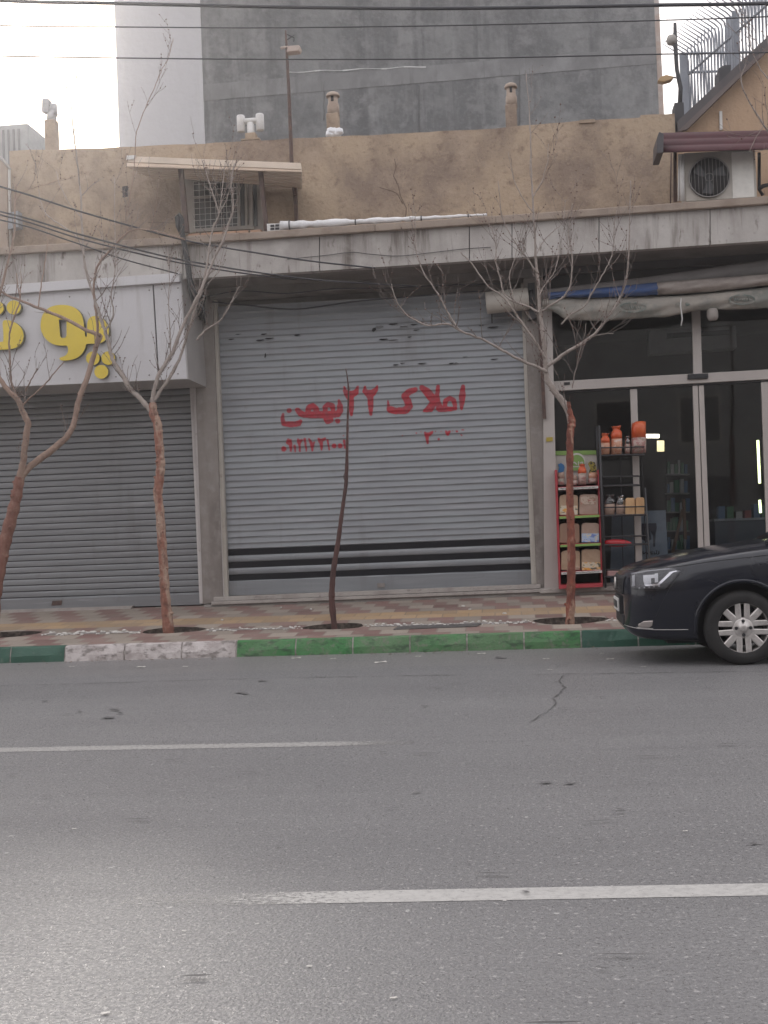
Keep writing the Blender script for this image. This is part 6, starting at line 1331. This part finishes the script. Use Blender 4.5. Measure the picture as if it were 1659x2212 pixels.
# cabin
def csec(s_, z, hw_): return [(CXF+s_, YCN-hw_, z), (CXF+s_, YCN+hw_, z)]
cab = [(1.28, 1.01, .70), (1.75, 1.24, .63), (2.05, 1.40, .57), (2.5, 1.46, .55), (3.0, 1.45, .55), (3.35, 1.38, .56), (3.75, 1.2, .6), (4.1, 1.03, .66)]
mb = MB(); vs = []
for s_, z, hw_ in cab:
    bz = interp(ZS, s_)-.01; bw = interp(HWt, s_)*.93; z_lo = min(bz, z-.005)
    vs += [(CXF+s_, YCN-bw, z_lo), (CXF+s_, YCN-hw_-.03, z-.03), (CXF+s_, YCN-hw_*.85, z), (CXF+s_, YCN, z+.02), (CXF+s_, YCN+hw_*.85, z), (CXF+s_, YCN+hw_+.03, z-.03), (CXF+s_, YCN+bw, z_lo)]
fs = []; mi = []
for i in range(len(cab)-1):
    for k in range(6):
        fs.append((i*7+k, i*7+k+1, i*7+8+k, i*7+7+k)); top_f = k in (1, 2, 3, 4); mi.append(0 if (top_f and 2 <= i <= 4) else (0 if k in (1, 4) else 1))
mb.add(vs, fs, 0, True); mb.m = mi; obj('cabin', mb, [M_CARP, M_CGLASS], CR)
for s_ in (2.35, 3.3):
    mb = MB(); mb.hexa([(CXF+s_-.03, YCN-.835, .96), (CXF+s_+.05, YCN-.835, .96), (CXF+s_+.02, YCN-.60, 1.41), (CXF+s_-.04, YCN-.60, 1.41)], [(CXF+s_-.03, YCN-.79, .96), (CXF+s_+.05, YCN-.79, .96), (CXF+s_+.02, YCN-.56, 1.41), (CXF+s_-.04, YCN-.56, 1.41)]); obj('door_pillar', mb, M_BLACK, CR)
mb = MB(); mb.tube([(CXF+1.22, YCN-.6, 1.005), (CXF+1.26, YCN-.45, 1.03), (CXF+1.4, YCN+.05, 1.09)], .01, 6); mb.tube([(CXF+1.2, YCN-.62, 1.0), (CXF+1.24, YCN-.6, 1.035)], .018, 8); obj('wiper', mb, M_BLACK, CR)
mb = MB(); mb.lathe([(.01, -.09), (.06, -.08), (.075, 0), (.06, .08), (.01, .09)], (CXF+1.95, YCN-.96, 1.03), 'Y', 14); obj('side_mirror', mb, M_CARP, CR)
for s_ in (1.55, 2.45, 3.35):
    P = []
    for k in range(14): q = drape(CXF+s_, .28+k*.05, .001); P += [q] if q else []
    mb = MB(); mb.tube(P, .003, 5); obj('panel_gap', mb, M_BLACK, CR)
for s_ in (2.25, 3.15): mb = MB(); mb.tube([(CXF+s_, YN-.005, .83), (CXF+s_+.03, YN-.03, .835), (CXF+s_+.14, YN-.03, .838), (CXF+s_+.17, YN-.005, .84)], .011, 8); obj('door_handle', mb, M_CARP, CR)
mb = MB(); q = [(CXF+4.5, YCN-.75, .78), (CXF+4.56, YCN-.45, .78), (CXF+4.56, YCN-.45, .9), (CXF+4.48, YCN-.76, .9)]; mb.hexa(q, [(x+.03, y, z) for x, y, z in q]); obj('tail_light', mb, flat('red_lens', (.3, .02, .02)), CR)

# ================================================================== OPPOSITE SIDE OF THE STREET (reflected in glass and paint, shades the road)
mb = MB(); mb.box((-40, -9.5, -.02), (40, -6.2, .15)); tag(obj('far_sidewalk', mb, M_CEM), kind='structure')
MO = [mat('opposite_brick', (.24, .19, .15), .9, [((.17, .13, .1), .7, 2, I3, .4, .6)]), mat('opposite_stone', (.30, .28, .25), .9, [((.22, .2, .18), .7, 1.5, I3, .4, .6)]), mat('opposite_grey', (.2, .2, .2), .9, [((.15, .15, .15), .7, 1.5, I3, .4, .6)])]
for i, (x0, x1_, h, lb) in enumerate([(-26, -12.2, 8.5, 'brown brick building across the street, left end, behind the viewer'), (-12, -1.2, 6.5, 'pale stone building across the street, behind the viewer'), (-1, 10.8, 9.5, 'grey rendered building across the street, behind the viewer on the right'), (11, 26, 7, 'brown brick building across the street, right end, behind the viewer')]):
    OB = thing('opposite_building', ((x0+x1_)/2, -9.6, 0), lb, 'building', 'buildings across the street'); mb = MB(); mb.box((x0, -20, 0), (x1_, -9.6, h)); obj('wall', mb, MO[i % 3], OB)
    mb = MB(); mb.box((x0-.1, -20, h), (x1_+.1, -9.4, h+.25)); obj('roof', mb, M_CEM, OB)
    n_ = int((x1_-x0)/2.6)
    for k in range(n_):
        xx = x0+.6+k*(x1_-x0-1)/n_
        mb = MB(); mb.box((xx, -9.6, 3.9), (xx+1.4, -9.55, 5.5)); wn = obj('window', mb, M_CREAM, OB); mb = MB(); mb.box((xx+.08, -9.56, 3.98), (xx+1.32, -9.53, 5.42)); obj('pane', mb, M_CGLASS, wn)
        mb = MB(); mb.box((xx-.2, -9.6, .15), (xx+1.8, -9.54, 2.8)); obj('shop_opening', mb, M_DSTEEL, OB)
print('objects', len(bpy.data.objects))

# ================================================================== AIR: thin haze volume, added to veil the view towards the low sun with glare
hm = bpy.data.materials.new('glare_haze'); hm.use_nodes = True; ht = hm.node_tree; ht.nodes.clear()
ho = _n(ht, 'ShaderNodeOutputMaterial'); hv = _n(ht, 'ShaderNodeVolumePrincipled'); hv.inputs['Color'].default_value = (.95, .93, .94, 1)
hv.inputs['Density'].default_value = .0036; hv.inputs['Anisotropy'].default_value = .80; ht.links.new(hv.outputs[0], ho.inputs['Volume'])
mb = MB(); mb.box((-75, -40, -1.2), (75, 60, 26)); hz = obj('haze', mb, hm); tag(hz, kind='stuff')
